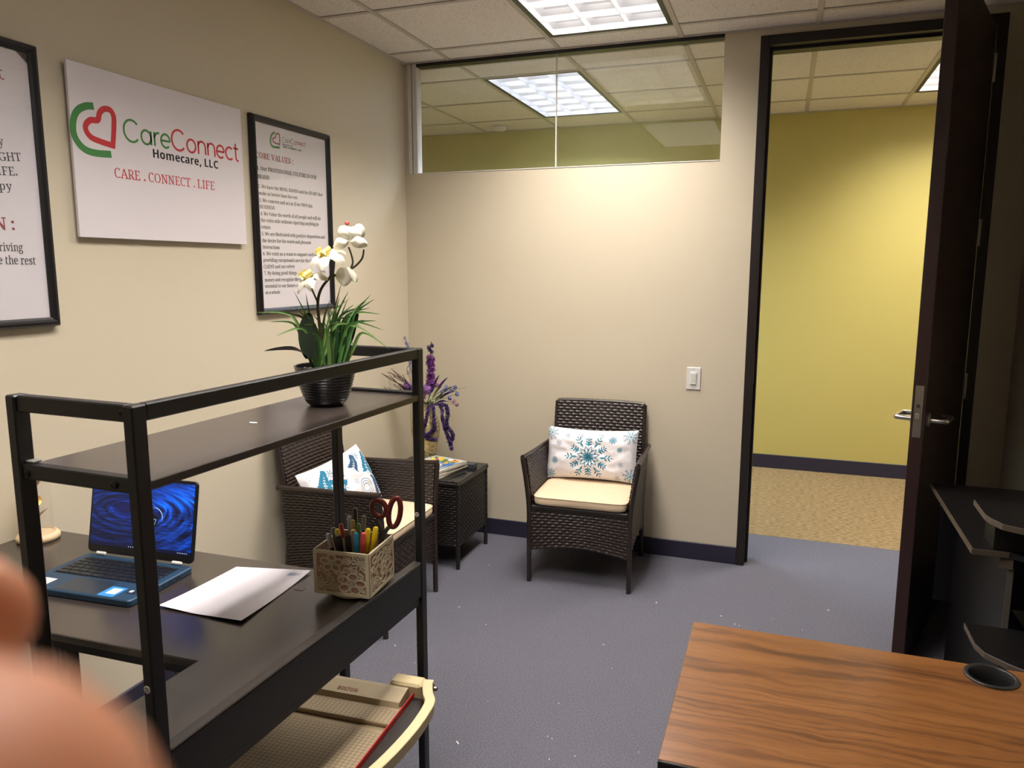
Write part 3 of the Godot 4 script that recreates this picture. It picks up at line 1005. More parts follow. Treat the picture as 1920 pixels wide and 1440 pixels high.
func seating() -> void:
	make_chair("brown wicker armchair against the back wall left of the doorway, snowflake pillow on it", V(1.156, 0, 0.302), deg_to_rad(2.4))
	make_chair("brown wicker armchair against the left wall under the values poster, behind the desk rack", V(0.301, 0, 1.074), deg_to_rad(90.5))
	cushion("cream seat cushion on the wicker armchair against the back wall", V(1.156, 0.3865, 0.302), deg_to_rad(2.4))
	cushion("cream seat cushion on the wicker armchair by the left wall", V(0.301, 0.3865, 1.074), deg_to_rad(90.5))
	pillow("throw_pillow", "white pillow with a large teal snowflake on the armchair by the back wall", snow_print(), 0.47, 0.27, 0.12, V(1.143, 0.571, 0.217), V(1, 0.012, -0.03), V(0.01, 1, -0.22), 3)
	pillow("throw_pillow", "white pillow with teal fir trees leaning in the armchair by the left wall", fir_print(), 0.47, 0.275, 0.12, V(0.218, 0.55, 1.088), V(0.02, 0.07, -1), V(-0.5, 1, 0.0), 8)
	# side table
	var t := thing("wicker_side_table", "dark wicker side table with black glass top in the corner", "side table", V(0.318, 0, 0.358), 0)
	for sx in [-1.0, 1.0]:
		for sz in [-1.0, 1.0]:
			obj("leg", wrapped([V(sx * 0.222, 0, sz * 0.19), V(sx * 0.222, 0.2, sz * 0.19), V(sx * 0.222, 0.432, sz * 0.19)], 0.0115), M.table_wicker, t)
	for s in [[0, 1.0], [0, -1.0], [1, 1.0], [1, -1.0]]:
		var f: Callable
		if s[0] == 0:
			f = func(u: float, v: float) -> Vector3: return V(lerpf(-0.215, 0.215, u), lerpf(0.115, 0.432, v), s[1] * 0.192)
		else:
			f = func(u: float, v: float) -> Vector3: return V(s[1] * 0.224, lerpf(0.115, 0.432, v), lerpf(0.183, -0.183, u))
		var sd: float = s[1]
		var g := G.new().weave(f, 0.43, 0.317, sd)
		g.surf(2, 2, func(u: float, v: float) -> Vector3: return f.call(u, v) - (V(0, 0, s[1] * 0.004) if s[0] == 0 else V(s[1] * 0.004, 0, 0)), s[1] < 0)
		obj("side_panel", g, M.table_wicker, t)
	var rim := G.new()
	for s in [-1.0, 1.0]:
		rim.span(-0.236, 0.236, 0.43, 0.45, s * 0.192 - 0.013, s * 0.192 + 0.013, 0.005)
		rim.span(s * 0.224 - 0.013, s * 0.224 + 0.013, 0.4302, 0.4498, -0.179, 0.179, 0.005)
	obj("top_rim", rim, M.table_wicker, t)
	var gm := mat(c8(26, 28, 30), 0.06, 0.0, 0.6)
	obj("glass_top", G.new().span(-0.232, 0.232, 0.4502, 0.456, -0.2, 0.2, 0.0015), gm, t)
	# coasters and magazines
	for i in 3:
		tag(obj("coaster", G.new().box(V(0, 0.0035, 0), V(0.046, 0.0065, 0.046), 0.001), mat(c8(58, 64, 72), 0.5), self, V(0.497, 0.4562 + i * 0.0068, 0.262)), "dark square coaster in the small stack on the glass side table, " + ["bottom", "middle", "top"][i] + " one", "coaster", "coasters on the side table")
	var cover := Image.create(256, 340, false, Image.FORMAT_RGB8)
	cover.fill(c8(188, 206, 210))
	for i in 70:
		leaf(cover, Vector2(rng.randf_range(0, 256), rng.randf_range(0, 340)), Vector2(rng.randf_range(0, 256), rng.randf_range(0, 340)), rng.randf_range(14, 46), [c8(238, 200, 60), c8(240, 170, 40), c8(232, 232, 226), c8(70, 120, 70), c8(80, 130, 190), c8(206, 80, 50), c8(240, 226, 120)][i % 7])
	for i in 6:
		dot(cover, Vector2(rng.randf_range(20, 230), rng.randf_range(20, 320)), rng.randf_range(20, 40), [c8(235, 238, 240), c8(60, 110, 180), c8(250, 214, 70)][i % 3])
	var words := ["topmost, with a colourful cover", "second from the top", "third from the top", "fourth from the top", "fifth from the top", "lowest"]
	var y := 0.4565
	var names := words.duplicate()
	names.reverse()
	var backs := [c8(226, 214, 190), c8(190, 180, 164), c8(214, 208, 196), c8(150, 146, 140), c8(228, 222, 208)]
	for i in 6:
		var th: float = [0.009, 0.006, 0.008, 0.005, 0.007, 0.006][i]
		var mg := thing("magazine", "magazine in the stack on the side table, " + names[i], "magazine", V(0.347 + [0.0, 0.006, -0.004, 0.004, 0.002, -0.006][i], y, 0.402 + [0.0, -0.006, 0.005, 0.0, -0.004, 0.008][i]), deg_to_rad([-10.0, -13.0, -9.0, -15.0, -12.0, -16.0][i]), "magazines on the side table")
		obj("pages", G.new().span(-0.103, 0.1035, 0.0006, th - 0.0006, -0.138, 0.138), mat(c8(224, 216, 200), 0.8), mg)
		var cv := G.new()
		cv.quad(V(-0.105, th, 0.14), V(0.105, th, 0.14), V(0.105, th, -0.14), V(-0.105, th, -0.14))
		cv.span(-0.105, 0.105, th - 0.0006, th - 0.00005, -0.14, 0.14)
		cv.span(-0.105, 0.105, 0, 0.0006, -0.14, 0.14).span(-0.105, -0.1045, 0.0006, th - 0.0006, -0.14, 0.14)
		obj("cover", cv, printed(cover, 0.3) if i == 5 else mat(backs[i], 0.35), mg)
		y += th + 0.0003

# ---------- the desk rack: local x across (0 at the outer posts), local z along, towards the camera ----------
const DC := Vector3(1.1807, 0, 2.1906)
const DA := 0.0313
const DW := 0.266
const DL := 0.881
const TOP := 1.311
const SHELF := 1.194
const DESK := 0.75

func dl(x: float, z: float) -> Vector2:   # room to desk axes
	var a := x - DC.x
	var b := z - DC.z
	return Vector2(a * cos(DA) + b * sin(DA), -a * sin(DA) + b * cos(DA))

func rack() -> void:
	var t := thing("desk_rack", "black desk with a steel frame and open top shelf, in the left foreground", "desk", DC, -DA)
	var px := 0.02
	var pz := 0.027
	for s in [[-px, 0.0], [-px, DL - pz], [-DW, 0.0], [-DW, DL - pz]]:
		obj("post", G.new().span(s[0], s[0] + px, 0.0, TOP, s[1], s[1] + pz, 0.0025), M.metal, t)
	for z in [0.004, DL - pz + 0.004]:
		obj("end_rail", G.new().span(-DW + px, -px, TOP - 0.026, TOP, z, z + 0.019, 0.002), M.metal, t)
		obj("end_rail", G.new().span(-DW + px, -px, SHELF - 0.017, SHELF + 0.007, z, z + 0.019, 0.002), M.metal, t)
	obj("top_rail", G.new().span(-px + 0.001, -0.001, TOP - 0.026, TOP, pz, DL - pz, 0.002), M.metal, t)
	obj("shelf", G.new().span(-DW + 0.004, -0.002, SHELF - 0.015, SHELF, 0.0235, DL - 0.0235, 0.0015), M.laminate, t)
	# front lip and apron
	obj("apron", G.new().span(-px, -0.002, 0.662, DESK + 0.002, pz, DL - pz, 0.002), M.metal, t)
	obj("apron", G.new().span(-px, -0.006, 0.64, 0.6615, pz, DL - pz, 0.002), M.metal, t)
	obj("desk_lip", G.new().span(-px - 0.004, -0.001, DESK + 0.0022, DESK + 0.0075, pz, DL - pz, 0.002), M.edge, t)
	var poly := PackedVector2Array([Vector2(-px - 0.0005, 0.11), Vector2(-px - 0.0005, DL + 0.02), dl(0.975, 3.1), dl(0.985, 2.803), dl(0.016, 2.833), dl(0.016, 2.345), dl(0.94, 2.333)])
	obj("desktop", G.new().prism(poly, DESK - 0.016, DESK, 0.002), M.laminate, t)
	var fr := G.new()
	for s in [[dl(0.05, 2.81), dl(0.96, 2.785)], [dl(0.05, 2.365), dl(0.94, 2.355)], [dl(1.0, 2.35), dl(0.995, 3.07)]]:
		fr.bar(V(s[0].x, DESK - 0.0285, s[0].y), V(s[1].x, DESK - 0.0285, s[1].y), 0.02, 0.024, 0.002)
	obj("under_frame", fr, M.metal, t)
	for q in [dl(0.632, 2.79), dl(0.06, 2.79), dl(0.06, 2.375), dl(0.632, 2.375)]:
		obj("leg", G.new().span(q.x - 0.0125, q.x + 0.0125, 0, DESK - 0.041, q.y - 0.0125, q.y + 0.0125, 0.002), M.metal, t)
	obj("lower_shelf", G.new().span(-DW + 0.022, -px - 0.001, 0.402, 0.417, 0.13, 0.6, 0.0015), M.laminate, t)
	var br := G.new()
	for z in [0.15, 0.56]:
		br.span(-DW + 0.002, -0.002, 0.38, 0.4018, z, z + 0.02, 0.002)
	obj("lower_rail", br, M.metal, t)
	# bolts, brackets and round stickers
	for s in [[-0.022, TOP - 0.012], [-0.05, SHELF - 0.006], [-DW + 0.03, SHELF - 0.008]]:
		var b := G.new()
		b.X = Transform3D(Basis(Vector3.RIGHT, PI / 2), V(s[0], s[1], DL - 0.005))
		b.lathe([Vector2(0, 0), Vector2(0.006, 0), Vector2(0.006, 0.003), Vector2(0.004, 0.0045), Vector2(0.002, 0.003), Vector2(0, 0.003)], 12)
		obj("bolt", b, M.black, t)
	obj("bracket", G.new().span(-DW + px, -DW + 0.036, SHELF + 0.0072, SHELF + 0.0115, DL - 0.026, DL - 0.01, 0.001), mat(c8(120, 122, 116), 0.5), t)
	for s in [[DL, 0.871], [pz, 0.884]]:
		var b := G.new()
		b.X = Transform3D(Basis(Vector3.RIGHT, PI / 2), V(-0.0115, s[1], s[0]))
		b.lathe([Vector2(0, 0), Vector2(0.0062, 0), Vector2(0.0062, 0.0005), Vector2(0, 0.0005)], 20)
		var st := obj("round_sticker", b, M.white, t)
		obj("sticker_print", G.new().box(V(-0.0115, s[1] + 0.0018, s[0] + 0.0006), V(0.007, 0.0012, 0.0003)).box(V(-0.011, s[1] - 0.0018, s[0] + 0.0006), V(0.006, 0.0012, 0.0003)), M.ink, st)
	tag(obj("paper_scrap", G.new().prism(PackedVector2Array([Vector2(-0.011, -0.003), Vector2(0.004, -0.005), Vector2(0.011, 0.001), Vector2(0.002, 0.005), Vector2(-0.008, 0.003)]), 0, 0.0008), M.white, self, V(1.016, SHELF + 0.0002, 2.64)), "tiny white paper scrap lying on the black top shelf of the desk rack", "scrap")
	tag(obj("desk_sticker", G.new().prism(PackedVector2Array([Vector2(-0.011, -0.009), Vector2(0.012, -0.011), Vector2(0.013, 0.006), Vector2(-0.012, 0.008)]), 0, 0.0006), mat(c8(92, 84, 78), 0.5), self, V(0.972, DESK + 0.0002, 2.452)), "small grey brown sticker on the desk between the paper and the pen box", "sticker")

func laptop() -> void:
	var t := thing("laptop", "blue laptop standing open on the desk with a deep blue swirl on screen", "laptop", V(0.506, DESK + 0.0002, 2.573), deg_to_rad(3.4))
	var blue := mat(c8(36, 66, 92), 0.45, 0.2)
	var w := 0.327
	var d := 0.212
	var pl := PackedVector2Array()
	for k in 4:
		for j in 5:
			var a := PI / 2 * k + PI / 8 * j
			pl.append(Vector2((w / 2 - 0.012) * [1, -1, -1, 1][k] + 0.012 * cos(a), (d / 2 - 0.012) * [1, 1, -1, -1][k] + 0.012 * sin(a)))
	obj("base", G.new().prism(pl, 0.002, 0.0165, 0.0025), blue, t)
	var ft := G.new()
	for s in [[-0.13, -0.08], [0.13, -0.08], [-0.13, 0.085], [0.13, 0.085]]:
		ft.span(s[0] - 0.012, s[0] + 0.012, 0, 0.002, s[1] - 0.005, s[1] + 0.005, 0.0008)
	obj("rubber_feet", ft, M.rubber, t)
	var well := obj("keyboard", G.new().box(V(0, 0.0166, -0.03), V(0.284, 0.0006, 0.104)), mat(c8(16, 24, 34), 0.5), t)
	var kk := mat(c8(22, 26, 32), 0.42)
	var rows := [[14, 0.011, 0.0], [14, 0.016, 0.0], [13, 0.016, 0.007], [12, 0.016, 0.012], [11, 0.016, 0.018], [8, 0.016, 0.0]]
	var z := -0.078
	var km := {}
	for r in 6:
		var n: int = rows[r][0]
		var p := 0.28 / n
		for k in n:
			var kw: float = p - 0.003
			var key := "%.4f_%.3f" % [kw, rows[r][1]]
			if not km.has(key):
				km[key] = box_mesh(V(kw, 0.0022, rows[r][1] - 0.002), 0.0006)
			obj("key", km[key], kk, well, V(-0.14 + p * (k + 0.5), 0.0178, z + rows[r][1] / 2))
		z += rows[r][1] + 0.0012
	obj("touchpad", G.new().box(V(0.0, 0.0166, 0.064), V(0.12, 0.0006, 0.068)), mat(c8(34, 44, 56), 0.35), t)
	obj("sticker", G.new().box(V(-0.125, 0.0167, 0.07), V(0.06, 0.0004, 0.034)), mat(c8(222, 214, 216), 0.6), t)
	var ws := obj("sticker", G.new().box(V(0.088, 0.0168, 0.075), V(0.044, 0.0004, 0.048)), mat(c8(52, 140, 216), 0.5), t)
	obj("sticker_panel", G.new().box(V(0.091, 0.0171, 0.073), V(0.026, 0.0003, 0.028)), M.white, ws)
	obj("sticker", G.new().box(V(0.136, 0.0168, 0.064), V(0.026, 0.0004, 0.018)), mat(c8(28, 34, 50), 0.4), t)
	obj("sticker_panel", G.new().box(V(0.13, 0.0171, 0.062), V(0.009, 0.0003, 0.01)), M.white, ws)
	var port := G.new()
	for q in [[-0.05, 0.016], [-0.025, 0.012], [0.0, 0.006]]:
		port.box(V(w / 2 + 0.0001, 0.0085, q[0]), V(0.0006, 0.005, q[1]))
	obj("side_ports", port, M.black, t)
	for s in [-1.0, 1.0]:
		obj("hinge", G.new().box(V(s * 0.118, 0.021, -d / 2 + 0.004), V(0.032, 0.009, 0.008), 0.003), M.white, t)
	# the lid leans back
	var xf := Transform3D(Basis(Vector3.RIGHT, deg_to_rad(-11.0)), V(0, 0.021, -d / 2 + 0.003))
	var lid := G.new()
	lid.X = xf * Transform3D(Basis(Vector3.RIGHT, PI / 2), V(0, 0.104, 0))
	lid.prism(PackedVector2Array(Array(pl).map(func(q): return Vector2(q.x, q.y / d * 0.206))), -0.006, 0.0, 0.001)
	var lo := obj("lid", lid, mat(c8(12, 14, 22), 0.3), t)
	var im := Image.create(640, 384, false, Image.FORMAT_RGB8)
	var n := FastNoiseLite.new()
	n.frequency = 0.9
	n.seed = 12
	var c := Vector2(0.4, 0.42)
	for y in 384:
		for x in 640:
			var p := Vector2(x / 640.0, y / 384.0)
			var q := p - c
			var r := Vector2(q.x * 1.1, q.y * (2.1 if q.y < 0 else 1.4)).length()
			var a := atan2(q.y, q.x)
			var f := n.get_noise_2d(r * 11.0 + q.x * 2.0, a * 0.5 + q.y * 1.5)
			var fine := n.get_noise_2d(p.x * 5.0 + f * 0.6, (p.y * 46.0 if p.y > 0.42 else r * 26.0))
			var b := clampf(0.40 + f * 0.75 + fine * 0.5, 0.0, 1.0)
			b *= smoothstep(0.02, 0.22, r) * (0.7 + 0.5 * p.x)
			b += 0.45 * smoothstep(0.25, 0.0, absf(p.y - 0.16 - 0.2 * (1.0 - p.x) - f * 0.2)) * smoothstep(0.35, 0.8, p.x)
			if p.y > 0.62:
				b *= 0.75
			var cc := Color(0.01, 0.03, 0.16).lerp(Color(0.04, 0.40, 1.0), b)
			cc = cc.lerp(Color(0.10, 0.08, 0.42), clampf(1.0 - r * 3.2, 0, 1) * 0.7)
			im.set_pixel(x, y, cc)
	for k in 40:   # crescent and the round emblem with its two slanted letters
		var a := lerpf(-1.9, 0.5, k / 40.0)
		dot(im, Vector2(398, 196) + Vector2(cos(a), sin(a)) * 52, 2.2 * sin(PI * k / 40.0) + 0.6, Color(0.75, 0.88, 1.0))
	dot(im, Vector2(384, 216), 40, Color(0.03, 0.04, 0.10))
	for s in [[372, 196, 362, 236], [388, 214, 382, 234], [398, 208, 388, 248], [412, 208, 404, 234]]:
		line(im, Vector2(s[0], s[1]), Vector2(s[2], s[3]), 4, Color(0.55, 0.68, 0.85))
	line(im, Vector2(368, 212), Vector2(388, 212), 4, Color(0.55, 0.68, 0.85))
	line(im, Vector2(398, 208), Vector2(412, 208), 4, Color(0.55, 0.68, 0.85))
	line(im, Vector2(392, 234), Vector2(404, 234), 4, Color(0.55, 0.68, 0.85))
	im.fill_rect(Rect2i(0, 366, 640, 18), Color(0.02, 0.05, 0.2))
	for k in 14:
		dot(im, Vector2(250 + k * 14 if k < 8 else 470 + k * 11, 375), 3.0, Color(0.8, 0.85, 0.95))
	var sm := mat(c8(6, 8, 14), 0.25)
	sm.emission_enabled = true
	sm.emission = Color.WHITE
	sm.emission_operator = BaseMaterial3D.EMISSION_OP_MULTIPLY
	sm.emission_texture = tex(im)
	sm.emission_energy_multiplier = 0.95
	var sg := G.new()
	sg.X = xf
	sg.quad(V(-0.157, 0.021, 0.0006), V(0.157, 0.021, 0.0006), V(0.157, 0.199, 0.0006), V(-0.157, 0.199, 0.0006))
	obj("screen", sg, sm, lo)
	var la := AreaLight3D.new()
	la.name = "screen_light"
	la.area_size = Vector2(0.31, 0.175)
	la.light_color = Color(0.2, 0.45, 1.0)
	la.light_energy = 0.001
	la.shadow_enabled = true
	la.area_range = 4.0
	la.transform = xf * Transform3D(Basis(Vector3.UP, PI), V(0, 0.11, 0.002))
	lo.add_child(la)

func desk_things() -> void:
	# sheet of paper with lifted corners
	var q := [V(0.736, 0, 2.646), V(0.962, 0, 2.646), V(0.941, 0, 2.359), V(0.74, 0, 2.392)]
	var f := func(u: float, v: float) -> Vector3:
		var p: Vector3 = q[0].lerp(q[1], u).lerp(q[3].lerp(q[2], u), v)
		var lift := 0.011 * pow(1.0 - v, 3.0) * (0.25 + 0.75 * absf(u - 0.45)) + 0.006 * pow(v, 4.0) * u
		return V(p.x, DESK + 0.0006 + lift, p.z)
	var pg := G.new()
	pg.surf(14, 14, f)
	pg.surf(14, 14, func(u: float, v: float) -> Vector3: return f.call(u, v) + V(0, -0.0002, 0), true)
	var pp := obj("paper_sheet", pg, mat(c8(232, 228, 236), 0.7), self)
	var ln := G.new()
	for k in 5:
		var v := 0.93 - 0.012 * k
		ln.ribbon([f.call(0.78, v) + V(0, 0.0003, 0), f.call(0.78 + 0.1 + 0.06 * (k % 2), v) + V(0, 0.0003, 0)], Vector3.UP, 0.0015, 0.0001)
	ln.ribbon([f.call(0.3, 0.93) + V(0, 0.0003, 0), f.call(0.36, 0.93) + V(0, 0.0003, 0)], Vector3.UP, 0.0015, 0.0001)
	obj("print", ln, mat(c8(150, 168, 214), 0.8), pp)
	tag(pp, "white sheet of paper lying on the black desk beside the laptop", "paper")
	# gilt rose under a glass dome
	var t := thing("rose_dome", "gold rose in a glass dome on round wooden base, at the wall behind the laptop", "ornament", V(0.082, DESK + 0.0002, 2.419))
	var wood := mat(c8(222, 196, 158), 0.6)
	obj("wooden_base", G.new().lathe([Vector2(0, 0), Vector2(0.049, 0), Vector2(0.054, 0.005), Vector2(0.055, 0.012), Vector2(0.051, 0.019), Vector2(0.0445, 0.021), Vector2(0.0445, 0.0185), Vector2(0, 0.0185)], 40), wood, t)
	var gold := mat(c8(190, 146, 62), 0.35, 0.7)
	var st := G.new().tube(curve([V(0, 0.0186, 0), V(0.004, 0.08, 0.003), V(-0.002, 0.15, 0)], 6), 0.002, 6)
	obj("stem", st, gold, t)
	for k in 3:
		var a := 0.3 + k * 2.2
		var lf := G.new()
		lf.X = Transform3D(Basis(Vector3.UP, a) * Basis(Vector3.BACK, 0.75), V(0.002, 0.06 + 0.03 * k, 0))
		lf.surf(6, 4, func(u: float, v: float) -> Vector3: return V(u * 0.05, 0.004 * sin(PI * u), (v - 0.5) * 0.032 * sin(PI * minf(u * 1.0, 1.0))))
		obj("leaf", lf, gold, t)
	var rosy := mat(c8(150, 96, 110), 0.35, 0.6)
	for k in 8:
		var pt := G.new()
		pt.X = Transform3D(Basis(Vector3.UP, TAU * k / 5.0), V(-0.002, 0.148 + 0.004 * (k / 5), 0))
		var rr := 0.017 if k < 5 else 0.009
		pt.surf(6, 6, func(u: float, v: float) -> Vector3:
			var a := (u - 0.5) * 1.7
			return V(cos(a) * (0.004 + rr * sin(v * 1.9)), v * 0.034, sin(a) * (0.004 + rr * sin(v * 1.9))))
		obj("petal", pt, gold if k % 3 == 0 else rosy, t)
	var dg := glass(0.03)
	obj("glass_dome", G.new().lathe([Vector2(0.042, 0.0192), Vector2(0.042, 0.17), Vector2(0.039, 0.19), Vector2(0.029, 0.208), Vector2(0.014, 0.218), Vector2(0, 0.22)], 40), dg, t)

func petal_ring(g: G, c: Vector2, r: float, n: int, w: float, to: Callable, nrm: Vector3, turn := 0.0) -> void:   # outlined flower
	for k in n:
		var d := Vector2.from_angle(TAU * k / n + turn)
		var s := d.orthogonal()
		var p := []
		for j in 13:
			var a := TAU * j / 12.0
			p.append(to.call(c + d * (r * 0.62 + r * 0.36 * cos(a)) + s * r * 0.33 * sin(a)))
		p.pop_back()
		g.ribbon(p, nrm, w, 0.0016, true)

func pen_box() -> void:
	var t := thing("pen_box", "cream box with cut-out flowers over pinkish wood, full of pens, on the desk", "pen holder", V(1.1025, DESK, 2.412), deg_to_rad(5.2))
	var cream := mat(c8(206, 196, 168), 0.6)
	var pink := mat(c8(172, 134, 116), 0.7)
	obj("turntable", G.new().lathe([Vector2(0, 0.0002), Vector2(0.048, 0.0002), Vector2(0.055, 0.004), Vector2(0.055, 0.012), Vector2(0.05, 0.0165), Vector2(0, 0.0165)], 36), cream, t)
	var h0 := 0.0168
	var h1 := 0.122
	var a := 0.069
	obj("floor_panel", G.new().span(-a + 0.004, a - 0.004, h0, h0 + 0.004, -a + 0.004, a - 0.004), cream, t)
	for k in 4:
		var pn := Node3D.new()
		pn.name = "side_panel"
		t.add_child(pn, true)
		pn.rotation.y = PI / 2 * k
		var e := 0.0031 if k % 2 else 0.0
		obj("backing", G.new().span(-a + e, a - e, h0, h1 - 0.001, a - 0.003, a - 0.0005), pink, pn)
		var fr := G.new()
		var w := 0.0085
		fr.span(-a + e, -a + w, h0, h1, a - 0.0005, a + 0.0015, 0.0005).span(a - w, a - e, h0, h1, a - 0.0005, a + 0.0015, 0.0005)
		fr.span(-a + w, a - w, h1 - w, h1, a - 0.003, a + 0.0015, 0.0005).span(-a + w, a - w, h0, h0 + 0.008, a - 0.0005, a + 0.0015, 0.0005)
		obj("panel_frame", fr, cream, pn)
		var to := func(p: Vector2) -> Vector3: return V((p.x - 0.5) * 2 * (a - w), lerpf(h0 + 0.008, h1 - w, p.y), a - 0.0003)
		var g := G.new()
		var nz := Vector3.BACK
		for s in [[0.31, 0.77, 0.24, 5, 0.3], [0.70, 0.26, 0.30, 5, 0.1]]:
			petal_ring(g, Vector2(s[0], s[1]), s[2], s[3], 0.0036, to, nz, s[4])
			var c: Array = []
			for j in 14:
				c.append(to.call(Vector2(s[0], s[1]) + Vector2.from_angle(TAU * j / 14) * s[2] * 0.27))
			g.ribbon(c, nz, 0.003, 0.0016, true)
			c = []
			for j in 10:
				c.append(to.call(Vector2(s[0], s[1]) + Vector2.from_angle(TAU * j / 10) * s[2] * 0.1))
			g.ribbon(c, nz, 0.003, 0.0016, true)
		for s in [[0.08, 0.18, 0.24, 9], [0.9, 0.83, 0.26, 9]]:   # daisies
			for j in s[3]:
				var d := Vector2.from_angle(TAU * j / s[3] + 0.2)
				var p0 := Vector2(s[0], s[1]) + d * 0.03
				var p1: Vector2 = Vector2(s[0], s[1]) + d * s[2]
				p1 = p1.clamp(Vector2(0.0, 0.0), Vector2(1.0, 1.0))
				var m := (p0 + p1) / 2
				var o: Vector2 = d.orthogonal() * s[2] * 0.16
				g.ribbon([to.call(p0), to.call((m + o).clamp(Vector2.ZERO, Vector2.ONE)), to.call(p1), to.call((m - o).clamp(Vector2.ZERO, Vector2.ONE))], nz, 0.0021, 0.0015, true)
		for s in [[0.62, 0.86], [0.36, 0.13]]:   # berry clusters
			for k2 in 7:
				var d := Vector2.ZERO if k2 == 0 else Vector2.from_angle(TAU * k2 / 6.0) * 0.075
				var c := []
				for j in 8:
					c.append(to.call((Vector2(s[0], s[1]) + d + Vector2.from_angle(TAU * j / 8) * 0.03).clamp(Vector2.ZERO, Vector2.ONE)))
				g.ribbon(c, nz, 0.0014, 0.0015, true)
		for s in [[0.46, 0.52, 0.2, 0.0], [0.62, 0.62, 0.24, 0.5], [0.28, 0.36, 0.22, 2.2], [0.5, 0.36, 0.2, 1.2], [0.9, 0.48, 0.18, 1.9], [0.07, 0.6, 0.18, 1.2], [0.2, 0.5, 0.2, 2.8], [0.76, 0.6, 0.18, -0.5], [0.93, 0.1, 0.14, 2.2]]:   # leaves
			var d := Vector2.from_angle(s[3])
			var o: Vector2 = d.orthogonal() * s[2] * 0.26
			var p: Vector2 = Vector2(s[0], s[1]) - d * s[2] * 0.5
			var e2: Vector2 = Vector2(s[0], s[1]) + d * s[2] * 0.5
			var cl := func(v: Vector2) -> Vector3: return to.call(v.clamp(Vector2.ZERO, Vector2.ONE))
			g.ribbon([cl.call(p), cl.call(p.lerp(e2, 0.45) + o), cl.call(e2), cl.call(p.lerp(e2, 0.45) - o)], nz, 0.0022, 0.0015, true)
			g.ribbon([cl.call(p), cl.call(e2)], nz, 0.0013, 0.0015)
		obj("flower_lattice", g, cream, pn)
	# what stands in it: top point, colour of barrel, radius, cap colour, kind, label
	var base := DESK + h0 + 0.0045
	var pens := [
		[V(1.049, 0.895, 2.44), c8(20, 20, 24), 0.0045, c8(16, 16, 18), "black capped pen at the left end of the pen box"],
		[V(1.061, 0.9, 2.458), c8(26, 28, 60), 0.0042, c8(180, 180, 186), "navy pen with a silver clip near the left front corner of the box"],
		[V(1.05, 0.901, 2.418), c8(92, 94, 92), 0.0058, c8(104, 108, 104), "grey capped marker behind the navy pen at the left of the box"],
		[V(1.068, 0.904, 2.43), c8(34, 36, 34), 0.0052, c8(226, 206, 48), "marker with a yellow square end, left of the middle of the pen box"],
		[V(1.086, 0.899, 2.455), c8(18, 18, 18), 0.0072, c8(22, 22, 22), "thick black marker in the front row of the pen box"],
		[V(1.111, 0.902, 2.452), c8(24, 20, 20), 0.0066, c8(20, 20, 22), "second thick black marker in the front row, next to the blue one"],
		[V(1.137, 0.912, 2.458), c8(34, 138, 190), 0.0048, c8(34, 138, 190), "bright blue marker in the front row of the pen box"],
		[V(1.148, 0.909, 2.444), c8(232, 92, 104), 0.0055, c8(238, 96, 96), "pink highlighter beside the yellow ones in the pen box"],
		[V(1.151, 0.914, 2.428), c8(240, 206, 26), 0.0058, c8(244, 212, 30), "yellow highlighter left of its twin in the pen box"],
		[V(1.158, 0.911, 2.405), c8(240, 206, 26), 0.0058, c8(244, 212, 30), "yellow highlighter on the right, nearest the scissors"],
		[V(1.087, 0.941, 2.38), c8(16, 16, 18), 0.0046, c8(22, 22, 24), "tall black pen rising above all the others in the pen box"],
		[V(1.071, 0.919, 2.382), c8(150, 150, 156), 0.0040, c8(196, 196, 200), "silver pen left of the tall black pen"],
		[V(1.112, 0.907, 2.43), c8(214, 190, 150), 0.0062, c8(206, 180, 140), "pale wooden stick with a blunt tip in the middle of the box"],
		[V(1.107, 0.913, 2.4), c8(70, 130, 60), 0.0042, c8(90, 150, 70), "green pen behind the pale wooden stick"],
		[V(1.105, 0.922, 2.37), c8(60, 62, 66), 0.0040, c8(150, 152, 156), "dark pen with a silver end right of the tall black pen"],
		[V(1.094, 0.92, 2.402), c8(150, 120, 60), 0.0040, c8(186, 160, 90), "gold brown pen leaning in front of the tall black pen"],
		[V(1.062, 0.917, 2.366), c8(180, 180, 184), 0.0036, c8(120, 120, 126), "thin silver pen at the back left of the box"],
		[V(1.054, 0.903, 2.392), c8(190, 186, 182), 0.0042, c8(200, 60, 60), "pale pen with a red end behind the grey marker"],
	]
	for p in pens:
		var top: Vector3 = p[0]
		var foot := V(lerpf(1.1025, top.x, 0.5), base, lerpf(2.412, top.z, 0.6))
		var ax := (top - foot).normalized()
		var pen := thing("pen", p[4], "pen", foot, 0, "pens in the flower box")
		var len := foot.distance_to(top)
		var r: float = p[2]
		var up := Vector3.UP.cross(ax)
		pen.basis = Basis(Quaternion(Vector3.UP, ax))
		obj("barrel", G.new().lathe([Vector2(0, 0.0002), Vector2(r * 0.3, 0.0003), Vector2(r * 0.9, 0.012), Vector2(r, 0.02), Vector2(r, len - 0.034), Vector2(0, len - 0.034)], 12), mat(p[1], 0.35), pen)
		obj("cap", G.new().lathe([Vector2(0, len - 0.0338), Vector2(r * 1.12, len - 0.0338), Vector2(r * 1.12, len - 0.004), Vector2(r * 0.8, len), Vector2(0, len)], 12), mat(p[3], 0.32), pen)
		if r < 0.0047:
			obj("clip", G.new().box(V(r * 1.12 + 0.0012, len - 0.016, 0), V(0.0012, 0.03, 0.0026), 0.0004).box(V(r * 1.1, len - 0.003, 0), V(0.003, 0.002, 0.0024)), mat(c8(170, 170, 176), 0.3, 0.9), pen)
	# scissors, handles up
	var s := thing("scissors", "scissors with dark red and grey handles standing in the pen box", "scissors", V(1.152, base, 2.372))
	var grip := mat(c8(92, 24, 18), 0.4)
	var grey := mat(c8(46, 44, 46), 0.45)
	var up := Vector3.UP
